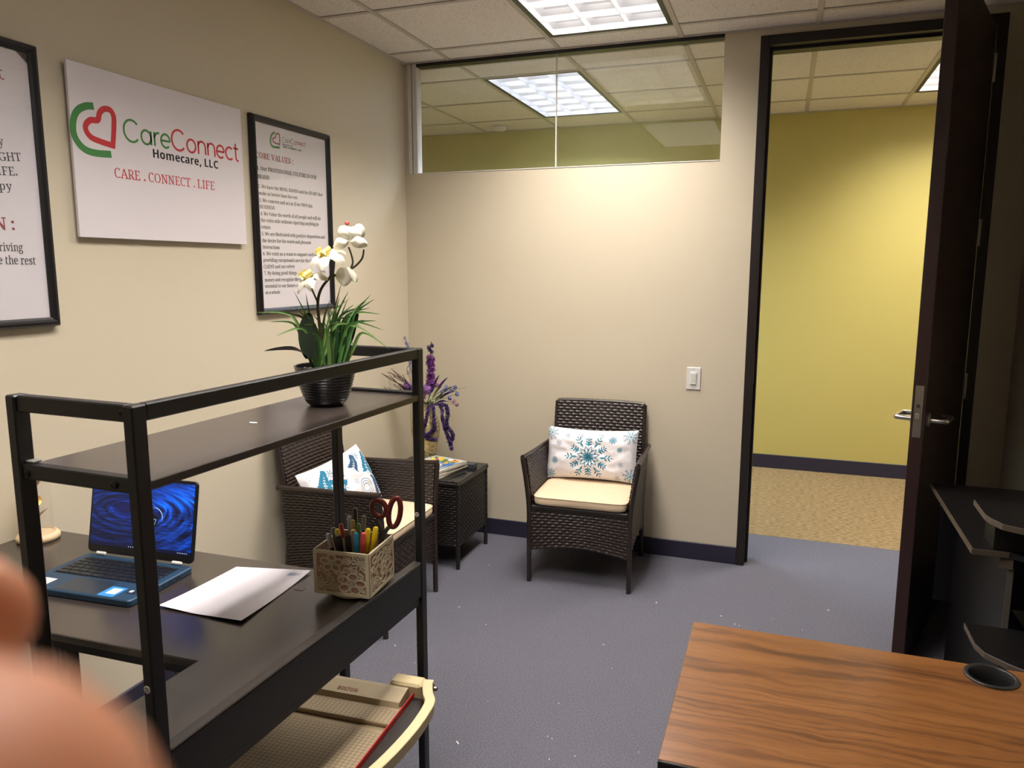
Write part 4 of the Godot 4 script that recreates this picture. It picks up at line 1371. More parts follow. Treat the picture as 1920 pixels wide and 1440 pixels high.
	var P := func(x: float, y: float, z := 0.0) -> Vector3: return RIGHT * (x - 1.152) + up * (y - base) + FWD * z
	for q in [[1.148, 0.945, 0.0165, 0.0205, 0.35, 0.002], [1.1855, 0.936, 0.0135, 0.036, -0.16, -0.002]]:
		var pts := []
		for k in 25:
			var ang := TAU * k / 24
			var d := Vector2(cos(ang) * q[2], sin(ang) * q[3]).rotated(q[4])
			pts.append(P.call(q[0] + d.x, q[1] + d.y, q[5]))
		obj("handle", G.new().tube(pts, 0.005, 8, false, 1.3), grip, s)
	for q in [[1.140, 0.922, 0.002], [1.174, 0.901, -0.002]]:
		obj("shank", G.new().tube(curve([P.call(q[0], q[1], q[2]), P.call(lerpf(q[0], 1.158, 0.6), 0.892, q[2]), P.call(1.15, 0.86, q[2])], 5), taper(11, 0.0085, 0.0095), 8, true, 0.6), grey, s)
	for q in [-1.0, 1.0]:
		obj("blade", G.new().prism(PackedVector2Array([Vector2(-0.006, 0), Vector2(0.006, 0), Vector2(0.006, 0.0012), Vector2(-0.006, 0.0012)]), 0.0, 0.0885), M.steel, s, V(0.0045, 0.0003, 0.0008 + 0.0011 * q))

# ---------- plants ----------
func orchid() -> void:
	var O := V(1.036, SHELF + 0.0003, 2.405)
	var t := thing("potted_orchid", "white orchid with grassy leaves in ribbed black pot on the rack's top shelf", "potted plant", O)
	var at := func(px: float, py: float, near := 0.0) -> Vector3: return RIGHT * ((px - 613) / 814.0) + Vector3.UP * ((759 - py) / 822.0) - FWD * near
	var prof := [Vector2(0, 0), Vector2(0.036, 0), Vector2(0.039, 0.002)]
	for k in 121:
		var h := k / 120.0
		var r := 0.039 + 0.032 * pow(h, 0.55) - 0.001 * h
		prof.append(Vector2(r + 0.0011 * sin(h * TAU * 13.0) * smoothstep(0.05, 0.2, h) * (1.0 - smoothstep(0.88, 0.93, h)), 0.003 + h * 0.086))
	prof.append_array([Vector2(0.0712, 0.0915), Vector2(0.069, 0.0925), Vector2(0.066, 0.091), Vector2(0.064, 0.078)])
	obj("pot", G.new().lathe(prof, 48), mat(c8(20, 20, 27), 0.22, 0.0, 0.6), t)
	var sn := FastNoiseLite.new()
	sn.frequency = 60.0
	obj("pebbles", G.new().surf(14, 40, func(u: float, v: float) -> Vector3: return V(cos(v * TAU) * u * 0.0655, 0.08 + 0.006 * sn.get_noise_2d(cos(v * TAU) * u, sin(v * TAU) * u) * 1.6, sin(v * TAU) * u * 0.0655), true), mat(c8(74, 62, 52), 0.8), t)
	# grass: base px, tip px, tip nearness, width, tone
	var tones := [mat(c8(70, 116, 56), 0.5), mat(c8(40, 74, 42), 0.5), mat(c8(116, 156, 84), 0.5), mat(c8(46, 52, 34), 0.55)]
	for m in tones:
		m.backlight_enabled = true
		m.backlight = Color(0.12, 0.18, 0.05)
	var tips := [[495, 583, 0.02, 2], [547, 582, 0.04, 3], [560, 545, 0.0, 0], [575, 550, -0.03, 1], [567, 572, 0.03, 0], [648, 530, 0.0, 3], [640, 555, -0.02, 0], [705, 550, 0.02, 0], [704, 560, -0.03, 1], [722, 586, 0.02, 2], [738, 650, 0.03, 2], [690, 572, 0.0, 1], [708, 600, -0.02, 0], [672, 590, 0.03, 1], [630, 560, 0.02, 0], [600, 598, 0.04, 2], [610, 612, 0.05, 0], [588, 604, 0.05, 2], [655, 618, 0.05, 1], [676, 640, 0.05, 1], [650, 590, -0.04, 1], [665, 570, -0.03, 0], [625, 600, 0.05, 2], [640, 612, 0.05, 0], [575, 610, 0.02, 1], [685, 608, 0.01, 2], [700, 575, 0.0, 0], [660, 560, 0.01, 1], [520, 600, 0.03, 0], [535, 625, 0.05, 2], [728, 615, 0.03, 0], [715, 625, 0.05, 2], [698, 556, 0.0, 2], [692, 562, -0.02, 0], [657, 545, -0.02, 0], [668, 556, 0.03, 2], [580, 575, 0.03, 2], [590, 590, -0.02, 0], [612, 575, -0.04, 1], [694, 596, 0.03, 0], [645, 600, 0.03, 2], [620, 585, 0.0, 0], [598, 620, 0.04, 0], [632, 622, 0.055, 2]]
	for i in tips.size():
		var q: Array = tips[i]
		var b := V(rng.randf_range(-0.03, 0.03), 0.083, 0) + FWD * rng.randf_range(-0.025, 0.03)
		b += RIGHT * clampf((q[0] - 613) / 6000.0, -0.02, 0.02)
		var e: Vector3 = at.call(q[0], q[1], q[2])
		var far := Vector2(e.x - b.x, e.z - b.z).length()
		var mid := b.lerp(e, 0.45) + Vector3.UP * (0.03 + far * 0.28)
		var c := curve([b, b.lerp(mid, 0.5) + Vector3.UP * 0.006, mid, e], 5)
		var wd := rng.randf_range(0.0034, 0.0058)
		var g := G.new()
		var m := c.size() - 1
		for s in [-1.0, 1.0]:
			g.surf(m, 1, func(u: float, v: float) -> Vector3:
				var k := roundi(u * m)
				var tn: Vector3 = (c[mini(k + 1, m)] - c[maxi(k - 1, 0)]).normalized()
				var sd := tn.cross(-FWD).normalized()
				var hw := wd * (1.0 - pow(u, 1.8)) * (0.6 + 0.4 * minf(1.0, u * 4.0)) + 0.0002
				return c[k] + sd * hw * s * v - FWD * (0.0025 * v * (1.0 - u)), s < 0)
		obj("grass_blade", g, tones[q[3]], t)
	# broad leaves
	var lm := mat(c8(38, 52, 38), 0.38)
	var brown := mat(c8(58, 50, 42), 0.5)
	for q in [[[592, 668], [588, 640], [586, 610], [590, 583], 0.021, 0.02], [[630, 670], [650, 640], [664, 605], [676, 580], 0.014, -0.02]]:
		var c := curve([at.call(q[0][0], q[0][1], q[5]), at.call(q[1][0], q[1][1], q[5]), at.call(q[2][0], q[2][1], q[5] * 0.7), at.call(q[3][0], q[3][1], q[5] * 0.4)], 6)
		var m := c.size() - 1
		obj("broad_leaf", G.new().surf(m, 6, func(u: float, v: float) -> Vector3:
			var k := roundi(u * m)
			var tn: Vector3 = (c[mini(k + 1, m)] - c[maxi(k - 1, 0)]).normalized()
			var s := v * 2 - 1
			return c[k] + tn.cross(-FWD).normalized() * s * q[4] * pow(sin(PI * (0.12 + 0.88 * u)), 0.6) - FWD * (0.006 * absf(s))), lm, t)
	var cl := curve([at.call(592, 672, 0.03), at.call(578, 655, 0.035), at.call(562, 648, 0.04), at.call(535, 649, 0.04), at.call(510, 653, 0.04)], 6)
	var cm := cl.size() - 1
	obj("broad_leaf", G.new().surf(cm, 4, func(u: float, v: float) -> Vector3:
		var k := roundi(u * cm)
		return cl[k] + (Vector3.UP * 0.45 - FWD).normalized() * (v - 0.5) * 0.034 * (sin(PI * (0.2 + 0.8 * u)) * 0.9 + 0.06)), brown, t)
	# stems
	var sg := mat(c8(62, 60, 36), 0.5)
	for q in [[[607, 672], [608, 640], [605, 600], [604, 565], [611, 540], [628, 520], [650, 510], [672, 500], [688, 484], [692, 467]], [[622, 525], [634, 508], [637, 492], [636, 484]], [[604, 565], [598, 550], [593, 538]], [[667, 502], [671, 490], [668, 474], [664, 463]]]:
		var c := []
		for p in q:
			c.append(at.call(p[0], p[1], 0.004))
		c = curve(c, 4)
		obj("stem", G.new().tube(c, taper(c.size(), 0.0042 if q.size() > 5 else 0.0024, 0.002), 7), sg, t)
	# flowers: px, facing, size
	var wm := mat(c8(238, 236, 220), 0.5)
	wm.backlight_enabled = true
	wm.backlight = Color(0.5, 0.48, 0.4)
	wm.subsurf_scatter_enabled = true
	wm.subsurf_scatter_strength = 0.05
	var ym := mat(c8(236, 220, 128), 0.5)
	var rm := mat(c8(176, 52, 50), 0.5)
	for q in [[667, 452, V(0.05, 0.15, 1.0), 0.036, 0.0], [626, 482, V(-0.25, 1.0, 0.45), 0.042, 0.9], [595, 524, V(-0.45, 1.0, 0.35), 0.037, 0.4]]:
		var n: Vector3 = RIGHT * q[2].x + Vector3.UP * q[2].y - FWD * q[2].z
		n = n.normalized()
		var fl := Node3D.new()
		fl.name = "flower"
		t.add_child(fl, true)
		fl.position = at.call(q[0], q[1], 0.012)
		var ux := Vector3.UP.cross(n).normalized()
		fl.basis = Basis(ux, n.cross(ux), n)
		var turned: bool = q[4] == 0.0   # the uppermost one shows its back: four petals, no lip
		for k in (4 if turned else 5):
			var wd: float = q[3] * (0.5 if k in [1, 4] else 0.38)
			var ln: float = q[3]
			var pg := G.new()
			pg.X = Transform3D(Basis(Vector3.BACK, deg_to_rad([18.0, -30.0, -98.0, 108.0][k]) if turned else TAU * k / 5 + q[4]), V(0, 0, 0.001 * k))
			pg.surf(8, 8, func(u: float, v: float) -> Vector3:
				var s := v * 2 - 1
				var r := 0.003 + ln * u
				return V(s * wd * pow(sin(PI * (0.06 + 0.9 * u)), 0.7), r, 0.012 * sin(u * 2.6) - 0.016 * u * u - 0.008 * s * s + 0.003 * sin(u * 9.0 + k) * s))
			obj("petal", pg, wm, fl)
		var lg := G.new()
		for s in [-1.0, 1.0]:
			lg.surf(6, 5, func(u: float, v: float) -> Vector3: return V(s * (0.004 + 0.011 * sin(u * 2.4)), -0.004 + 0.013 * (v - 0.5) * 1.6, 0.006 + 0.02 * u))
		lg.surf(6, 5, func(u: float, v: float) -> Vector3: return V((v - 0.5) * 0.018 * (1.1 - u), -0.008 - 0.014 * u, 0.006 + 0.016 * sin(u * 2.2)))
		if not turned:
			obj("lip", lg, ym, fl)
	for q in [[682, 434, 0.016, -0.01], [654, 437, 0.015, 0.0]]:   # petals folded up behind, and the hanging ones
		var pg := G.new()
		var c: Vector3 = at.call(q[0], q[1], q[3])
		pg.surf(8, 8, func(u: float, v: float) -> Vector3: return c + RIGHT * (cos(v * TAU) * sin(PI * u) * q[2] * 0.85) + Vector3.UP * (cos(PI * u) * q[2] * 1.1) - FWD * (sin(v * TAU) * sin(PI * u) * 0.009))
		obj("bud", pg, wm, t)
	var hang := at.call(655, 500, 0.006) as Vector3
	for s in [[0.0, 0.020, 0.042], [0.02, 0.012, 0.034]]:
		obj("petal", G.new().surf(8, 6, func(u: float, v: float) -> Vector3: return hang + RIGHT * (s[0] * (0.3 + u) + (v - 0.5) * 2.0 * s[1] * pow(sin(PI * (0.1 + 0.88 * u)), 0.7)) - Vector3.UP * s[2] * u - FWD * (0.008 * sin(PI * v))), wm, t)
	obj("bud_tip", G.new().lathe([Vector2(0, -0.005), Vector2(0.0055, -0.001), Vector2(0.005, 0.003), Vector2(0, 0.006)], 12), rm, t, at.call(662, 420, 0.0))

func speck_cloud(g: G, path: Array, r: float, n: int, size: float, droop := 0.0) -> void:   # little florets round a path
	for i in n:
		var f := rng.randf() * (path.size() - 1)
		var k := mini(int(f), path.size() - 2)
		var p: Vector3 = path[k].lerp(path[k + 1], f - k)
		var d := V(rng.randf_range(-1, 1), rng.randf_range(-1, 1), rng.randf_range(-1, 1)).normalized()
		var rr := r * (0.5 + 0.5 * rng.randf())
		var c := p + d * rr
		var s := d.cross(V(0.3, 1, 0.2)).normalized()
		var q := d.cross(s)
		var z := size * rng.randf_range(0.8, 1.6)
		for j in 4:
			var a := TAU * j / 4 + i
			var e := (s * cos(a) + q * sin(a)) * z
			var o := (s * cos(a + 0.8) + q * sin(a + 0.8)) * z * 0.75
			g.flat(c, c + e + d * z * 0.35, c + o + d * z * 0.2)

func vase() -> void:
	var O := V(0.212, 0.4566, 0.226)
	var gold := mat(Color.WHITE, 0.32, 0.3)
	var cells := noise_tex(0.09, [c8(116, 100, 64), c8(182, 164, 118), c8(222, 208, 168), c8(146, 128, 84)], 256, FastNoiseLite.TYPE_CELLULAR, 1, 3)
	cells.noise.cellular_return_type = FastNoiseLite.RETURN_CELL_VALUE
	gold.albedo_texture = cells
	triplanar(gold, 5.0)
	var cb := noise_tex(0.09, [Color.BLACK, Color.WHITE], 256, FastNoiseLite.TYPE_CELLULAR, 1, 3)
	bump(gold, cb, 0.25)
	var prof := []
	for q in [[0, 0], [0.046, 0], [0.052, 0.004], [0.058, 0.05], [0.07, 0.12], [0.079, 0.18], [0.077, 0.215], [0.064, 0.25], [0.044, 0.272], [0.036, 0.29], [0.037, 0.312], [0.042, 0.322], [0.038, 0.322], [0.033, 0.3], [0.0, 0.295]]:
		prof.append(Vector2(q[0], q[1]))
	tag(obj("vase", G.new().lathe(prof, 40), gold, self, O), "gold mosaic vase on the side table in the corner, holding purple flowers", "vase")
	var t := thing("flower_arrangement", "purple and blue artificial flowers with drooping strands, standing in the gold vase", "flowers", O)
	var at := func(px: float, py: float, near := 0.0) -> Vector3: return RIGHT * ((px - 804) / 349.0) + Vector3.UP * ((862 - py) / 354.0) - FWD * near
	var stemm := mat(c8(74, 84, 56), 0.6)
	var twig := mat(c8(74, 48, 46), 0.7)
	var purple := mat(c8(112, 46, 128), 0.6)
	var lilac := mat(c8(156, 112, 176), 0.6)
	var deep := mat(c8(58, 36, 98), 0.6)
	var blue := mat(c8(120, 124, 176), 0.6)
	var pink := mat(c8(186, 140, 158), 0.6)
	var pale := mat(c8(206, 210, 168), 0.6)
	var greenm := mat(c8(88, 104, 74), 0.6)
	var base := V(0, 0.31, 0)
	var stems := G.new()
	# tall purple spike
	var sp: Array = [base, at.call(812, 735), at.call(815, 690), at.call(815, 655), at.call(817, 628)]
	obj("stem", G.new().tube(curve(sp, 5), 0.002, 5), stemm, t)
	var g := G.new()
	speck_cloud(g, curve([at.call(813, 722), at.call(815, 690), at.call(815, 658)], 4), 0.023, 330, 0.0105)
	obj("purple_spike", g, purple, t)
	g = G.new()
	for q in [[814, 645], [818, 636], [812, 640], [818, 648]]:
		var c: Vector3 = at.call(q[0], q[1], 0.004)
		speck_cloud(g, [c, c + V(0, 0.004, 0)], 0.005, 14, 0.008)
	obj("purple_bud", g, deep, t)
	# lilac puffs
	for q in [[808, 722, 0.026, 170, lilac], [797, 735, 0.022, 90, pink], [780, 722, 0.024, 110, deep], [770, 715, 0.02, 70, lilac], [826, 712, 0.016, 50, pink], [818, 742, 0.02, 70, pale], [800, 752, 0.016, 50, greenm]]:
		g = G.new()
		var c: Vector3 = at.call(q[0], q[1], 0.01)
		speck_cloud(g, [c, c + V(0, 0.012, 0)], q[2], q[3], 0.0085)
		obj("blossom", g, q[4], t)
	# drooping strands
	for q in [[[812, 752], [810, 770], [803, 790], [804, 806], [815, 812], [826, 813]], [[820, 752], [823, 775], [824, 790], [818, 798], [810, 804]], [[834, 750], [840, 775], [846, 800], [852, 818], [856, 832]], [[840, 746], [849, 762], [847, 785], [858, 803], [854, 818]]]:
		var c := []
		for p in q:
			c.append(at.call(p[0], p[1], 0.082))
		c[0] = at.call(q[0][0], q[0][1], 0.05)
		c.push_front(base)
		c = curve(c, 5)
		var sg := G.new().tube(c, taper(c.size(), 0.003, 0.002), 6)
		speck_cloud(sg, c.slice(4), 0.008, 300, 0.0075)
		obj("drooping_strand", sg, deep, t)
	# twigs to the left
	for i in 22:
		var e: Vector3 = at.call(rng.randf_range(724, 762), rng.randf_range(682, 725), rng.randf_range(-0.05, 0.06))
		var m := base.lerp(e, 0.55) + V(rng.randf_range(-0.01, 0.01), rng.randf_range(-0.01, 0.025), rng.randf_range(-0.01, 0.01))
		obj("twig", G.new().tube(curve([base, m, m.lerp(e, 0.5) + V(0, rng.randf_range(-0.012, 0.012), 0), e], 4), taper(13, 0.003, 0.0016), 5), twig, t)
	# tall blue sprays behind, spray to the right
	for q in [[[778, 690], [772, 640], [764, 620]], [[785, 690], [790, 665], [789, 655]], [[770, 690], [777, 668], [776, 645]]]:
		var c: Array = [base]
		for p in q:
			c.append(at.call(p[0], p[1], -0.02))
		obj("twig", G.new().tube(curve(c, 4), 0.0013, 5), twig, t)
		g = G.new()
		speck_cloud(g, c.slice(1), 0.010, 40, 0.0065)
		obj("blue_blossom", g, blue, t)
	for q in [[850, 694, deep], [833, 690, deep], [866, 720, deep], [848, 742, deep], [844, 730, greenm], [838, 712, greenm], [790, 700, greenm], [860, 712, greenm]]:
		var e: Vector3 = at.call(q[0], q[1], 0.04)
		var d := e - base
		var sd := d.cross(FWD).normalized() * 0.006
		var lg := G.new().surf(8, 2, func(u: float, v: float) -> Vector3: return base.lerp(e, 0.45 + 0.55 * u) + sd * (v - 0.5) * 2.0 * sin(PI * (0.08 + 0.92 * u)) + V(0, 0.01 * sin(PI * u), 0) - FWD * (0.003 * absf(v - 0.5)))
		lg.tube(curve([base, base.lerp(e, 0.5)], 3), 0.0012, 5)
		obj("long_leaf", lg, q[2], t)
	for q in [[862, 715], [855, 722], [845, 716], [866, 728], [852, 735], [838, 722], [860, 742], [865, 748]]:
		var e: Vector3 = at.call(q[0], q[1], 0.05)
		g = G.new().tube(curve([base, base.lerp(e, 0.6) + V(0, 0.012, 0), e], 4), 0.0011, 5)
		obj("stem", g, stemm, t)
		g = G.new()
		speck_cloud(g, [e, e + V(0, 0.006, 0)], 0.009, 22, 0.007)
		obj("blue_blossom", g, blue if q[1] < 740 else pink, t)
	obj("twig", G.new().tube(curve([base, at.call(850, 722, 0.06), at.call(884, 713, 0.06)], 5), 0.0007, 4), stemm, t)

# ---------- paper cutter ----------
func cutter() -> void:
	var y := 0.4172
	var t := thing("paper_cutter", "beige guillotine paper cutter with gridded board and red guard below the desk", "paper cutter", V(1.07, y, 2.4), deg_to_rad(3.0))
	var beige := mat(c8(176, 160, 130), 0.6)
	var tan := mat(c8(156, 138, 106), 0.6)
	var im := Image.create(512, 768, false, Image.FORMAT_RGB8)
	im.fill(c8(166, 148, 118))
	for k in 24:
		im.fill_rect(Rect2i(18 + k * 21, 30, 2, 738), c8(84, 68, 52))
	for k in 34:
		im.fill_rect(Rect2i(18, 30 + k * 22, 484, 2), c8(84, 68, 52))
	for k in 46:
		im.fill_rect(Rect2i(18 + k * 10, 12, 2, 8 if k % 2 else 14), c8(90, 72, 56))
	var gm := printed(im, 0.5)
	obj("feet", G.new().span(-0.08, -0.06, 0, 0.0108, 0.05, 0.07).span(0.06, 0.08, 0, 0.0108, 0.05, 0.07).span(-0.08, -0.06, 0, 0.0108, 0.3, 0.32).span(0.06, 0.08, 0, 0.0108, 0.3, 0.32), M.rubber, t)
	obj("board", G.new().span(-0.145, 0.136, 0.011, 0.0268, -0.01, 0.44, 0.002), tan, t)
	var gr := G.new()
	gr.quad(V(-0.143, 0.0272, 0.438), V(0.134, 0.0272, 0.438), V(0.134, 0.0272, 0.078), V(-0.143, 0.0272, 0.078))
	obj("grid", gr, gm, t)
	obj("upper_board", G.new().span(-0.145, 0.136, 0.0269, 0.0372, -0.008, 0.066, 0.002), tan, t)
	var g2 := G.new()
	g2.quad(V(-0.143, 0.0376, 0.064), V(0.134, 0.0376, 0.064), V(0.134, 0.0376, 0.0), V(-0.143, 0.0376, 0.0), Vector2(0, 0), Vector2(1, 0.2))
	obj("grid", g2, gm, t)
	# ruler block with a sloping face
	var rb := G.new()
	rb.X = Transform3D(Basis(V(0, 0, 1), V(0, 1, 0), V(-1, 0, 0)), V(0, 0, 0))
	var ru := G.new()
	var sec := [V(0, 0.0377, 0.002), V(0, 0.05, -0.004), V(0, 0.058, -0.05), V(0, 0.058, -0.06), V(0, 0.011, -0.06), V(0, 0.011, -0.0105), V(0, 0.0377, -0.0085)]
	for i in sec.size():
		var p: Vector3 = sec[i]
		var q: Vector3 = sec[(i + 1) % sec.size()]
		ru.quad(p + V(-0.145, 0, 0), p + V(0.13, 0, 0), q + V(0.13, 0, 0), q + V(-0.145, 0, 0))
	for s in [-0.145, 0.13]:
		for i in range(1, sec.size() - 1):
			if s > 0:
				ru.flat(sec[0] + V(s, 0, 0), sec[i + 1] + V(s, 0, 0), sec[i] + V(s, 0, 0))
			else:
				ru.flat(sec[0] + V(s, 0, 0), sec[i] + V(s, 0, 0), sec[i + 1] + V(s, 0, 0))
	var rul := obj("ruler_block", ru, beige, t)
	var st := SurfaceTool.new()
	var up := (sec[2] - sec[1] as Vector3).normalized()
	write(st, "BOSTON", 1, V(-0.044, 0.0517, -0.013), Vector3.RIGHT, up, 0.054, 0.0125)
	obj("lettering", st.commit(), mat(c8(112, 48, 34), 0.6), rul)
	# hinge head, curved arm, blade, guard
	var cream := mat(c8(214, 196, 152), 0.55)
	obj("hinge_head", G.new().span(0.075, 0.16, 0.012, 0.066, -0.108, -0.0625, 0.006), cream, t)
	var path := [[0.170, -0.095, 0.066], [0.174, -0.075, 0.067], [0.188, -0.045, 0.062], [0.203, -0.02, 0.056], [0.207, 0.05, 0.054], [0.204, 0.12, 0.054], [0.194, 0.2, 0.054], [0.178, 0.29, 0.056], [0.162, 0.38, 0.06], [0.156, 0.44, 0.066]]
	var arm := G.new()
	var top := []
	for p in path:
		top.append(V(p[0], p[2], p[1]))
	top = curve(top, 5)
	var wv := 0.0125
	var prev := []
	for i in top.size():
		var tn: Vector3 = (top[mini(i + 1, top.size() - 1)] - top[maxi(i - 1, 0)])
		tn.y = 0
		var s := tn.normalized().cross(Vector3.UP)
		var p: Vector3 = top[i]
		var dn := 0.03
		var ring := [p - s * wv, p - s * (wv - 0.002) + V(0, 0.0015, 0), p + s * (wv - 0.002) + V(0, 0.0015, 0), p + s * wv, p + s * (wv - 0.003) - V(0, dn, 0), p - s * (wv - 0.003) - V(0, dn, 0)]
		if prev:
			for k in 6:
				var l := (k + 1) % 6
				arm.quad(prev[k], ring[k], ring[l], prev[l]) if true else null
		prev = ring
	obj("cutting_arm", arm, cream, t)
	obj("blade", G.new().prism(PackedVector2Array([Vector2(0.145, -0.06), Vector2(0.168, -0.06), Vector2(0.186, -0.02), Vector2(0.193, 0.05), Vector2(0.19, 0.12), Vector2(0.18, 0.2), Vector2(0.164, 0.29), Vector2(0.15, 0.36), Vector2(0.145, 0.36)]), 0.028, 0.034), M.dark_steel if false else mat(c8(40, 34, 30), 0.4), t)
	obj("steel_edge", G.new().span(0.1363, 0.1393, 0.014, 0.0275, -0.009, 0.44, 0.0005), M.steel, t)
	obj("red_guard", G.new().span(0.1405, 0.1435, 0.03, 0.047, -0.07, 0.44, 0.001), mat(c8(196, 44, 44), 0.4), t)
	var bo := G.new()
	bo.X = Transform3D(Basis(Vector3.BACK, -PI / 2), V(0.181, 0.05, -0.088))
	bo.lathe([Vector2(0, 0), Vector2(0.009, 0), Vector2(0.009, 0.004), Vector2(0.0055, 0.005), Vector2(0.0055, 0.012), Vector2(0.004, 0.014), Vector2(0, 0.014)], 12)
	obj("pivot_bolt", bo, M.dark_steel, t)

# ---------- right side ----------
func wood_texture() -> Image:
	var im := Image.create(1024, 512, false, Image.FORMAT_RGB8)
	var n := FastNoiseLite.new()
	n.frequency = 1.0
	n.seed = 21
	var a := c8(136, 90, 49)
	var b := c8(108, 68, 35)
	var d := c8(72, 43, 25)
	for y in 512:
		for x in 1024:
			var u := x / 1024.0
			var v := y / 512.0
			var w := v + 0.055 * n.get_noise_2d(u * 2.2, v * 2.0) + 0.02 * n.get_noise_2d(u * 5.0, v * 7.0 + 30)
			# one cathedral figure around v 0.62
			var q := w - 0.62
			var ring := sqrt(q * q * 14.0 + pow(maxf(0.0, u - 0.1), 2.0) * 0.35)
			var f := 0.5 + 0.5 * sin(ring * 34.0 + 6.0 * n.get_noise_2d(u * 1.2, w * 9.0))
			var fine := n.get_noise_2d(u * 9.0, w * 150.0) * 0.5 + n.get_noise_2d(u * 30.0, w * 300.0) * 0.35
			var band := n.get_noise_2d(u * 1.3 + 9.0, w * 10.0)
			var c := a.lerp(b, clampf(0.42 + 0.16 * f + 0.75 * fine + 0.75 * band, 0, 1))
			c = c.lerp(d, clampf(pow(f, 8.0) * (0.55 - absf(q) * 1.5) + maxf(0.0, band - 0.16) * 1.6, 0.0, 0.85))
			im.set_pixel(x, y, c)
	return im

func right_side() -> void:
	# wooden desk in the near right corner
	var x0 := 1.8775
	var x1 := 2.975
	var z0 := 2.302
	var z1 := 2.797
	var t := thing("wooden_desk", "brown wood grain desk top with a round black grommet, in the lower right corner", "desk", V(x0, 0, z0), 0)
	var wm := printed(wood_texture(), 0.3)
	wm.clearcoat_enabled = true
	wm.clearcoat = 0.25
	wm.clearcoat_roughness = 0.25
	var gc := Vector2(2.429 - x0, 2.343 - z0)
	var gr := 0.0395
	var w := x1 - x0
	var d := z1 - z0
	var top := G.new()
	var hole := []
	for k in 33:
		var an := PI + TAU * k / 32
		hole.append(gc + Vector2(cos(an), sin(an)) * gr)
	# top face as a fan of four sides round the hole
	var rect := [Vector2(0.001, 0.001), Vector2(w - 0.001, 0.001), Vector2(w - 0.001, d - 0.001), Vector2(0.001, d - 0.001)]
	var ring := []
	for k in 32:
		var an := PI + TAU * k / 32
		var dr := Vector2(cos(an), sin(an))
		var tx := INF
		if absf(dr.x) > 1e-6:
			tx = ((rect[1].x if dr.x > 0 else rect[0].x) - gc.x) / dr.x
		if absf(dr.y) > 1e-6:
			tx = minf(tx, ((rect[2].y if dr.y > 0 else rect[0].y) - gc.y) / dr.y)
		ring.append(gc + dr * tx)
	var pt := func(p: Vector2) -> Vector3: return V(p.x, DESK, p.y)
	var uv := func(p: Vector2) -> Vector2: return Vector2(p.x / w, p.y / d)
	for k in 32:
		var l := (k + 1) % 32
		var outer := [ring[k]]
		for c in rect:   # include a corner between two rays
			var a0 := (ring[k] - gc as Vector2).angle()
			var sp := wrapf((ring[l] - gc as Vector2).angle() - a0, 0, TAU)
			var ac := wrapf((c - gc as Vector2).angle() - a0, 0, TAU)
			if ac > 1e-5 and ac < sp - 1e-5:
				outer.append(c)
		outer.append(ring[l])
		for i in outer.size() - 1:
			top.flat(pt.call(hole[k]), pt.call(outer[i + 1]), pt.call(outer[i]), uv.call(hole[k]), uv.call(outer[i + 1]), uv.call(outer[i]))
		top.flat(pt.call(hole[k]), pt.call(hole[k + 1]), pt.call(outer[-1]), uv.call(hole[k]), uv.call(hole[k + 1]), uv.call(outer[-1]))
		top.quad(pt.call(hole[k]), pt.call(hole[k]) - V(0, 0.024, 0), pt.call(hole[k + 1]) - V(0, 0.024, 0), pt.call(hole[k + 1]), Vector2.ZERO, Vector2(0.01, 0.01))
	for s in [[V(0.001, DESK, 0.001), V(0.001, DESK, d - 0.001), V(0, DESK - 0.001, d), V(0, DESK - 0.001, 0)], [V(0.001, DESK, d - 0.001), V(w - 0.001, DESK, d - 0.001), V(w, DESK - 0.001, d), V(0, DESK - 0.001, d)], [V(w - 0.001, DESK, 0.001), V(0.001, DESK, 0.001), V(0, DESK - 0.001, 0), V(w, DESK - 0.001, 0)], [V(w - 0.001, DESK, d - 0.001), V(w - 0.001, DESK, 0.001), V(w, DESK - 0.001, 0), V(w, DESK - 0.001, d)]]:
		top.quad(s[3], s[2], s[1], s[0], Vector2(0.2, 0.2), Vector2(0.3, 0.21)) if (s[2] - s[3]).cross(s[1] - s[3]).y > 0 else top.quad(s[0], s[1], s[2], s[3], Vector2(0.2, 0.2), Vector2(0.3, 0.21))
	obj("desktop", top, wm, t)
	var ed := G.new()
	ed.span(0, 0.0015, DESK - 0.024, DESK - 0.001, 0, d).span(0.0015, w, DESK - 0.024, DESK - 0.001, 0, 0.0015).span(w - 0.0015, w, DESK - 0.024, DESK - 0.001, 0.0015, d)
	obj("edge_band", ed, mat(c8(150, 98, 54), 0.4), t)
	obj("front_edge", G.new().span(0.0, w - 0.0015, DESK - 0.026, DESK - 0.0012, d, d + 0.004, 0.001), M.black, t)
	var gg := G.new().lathe([Vector2(0.0393, -0.026), Vector2(0.0393, 0.0), Vector2(0.046, 0.0005), Vector2(0.046, 0.002), Vector2(0.0445, 0.0035), Vector2(0.039, 0.0035), Vector2(0.0375, 0.002), Vector2(0.0375, -0.026)], 40)
	obj("grommet", gg, mat(c8(34, 34, 34), 0.4), t, V(gc.x, DESK + 0.0001, gc.y))
	obj("grommet_cup", G.new().lathe([Vector2(0.0, -0.04), Vector2(0.038, -0.04), Vector2(0.039, -0.0262), Vector2(0.037, -0.0262), Vector2(0.036, -0.038), Vector2(0, -0.038)], 32), mat(c8(10, 10, 10), 0.7), t, V(gc.x, DESK, gc.y))
	for s in [0.03, w - 0.055]:
		obj("side_panel", G.new().span(s, s + 0.025, 0, DESK - 0.0245, 0.03, d - 0.02, 0.002), M.black, t)
	obj("modesty_panel", G.new().span(0.056, w - 0.056, 0.3, DESK - 0.041, 0.012, 0.028, 0.002), M.black, t)
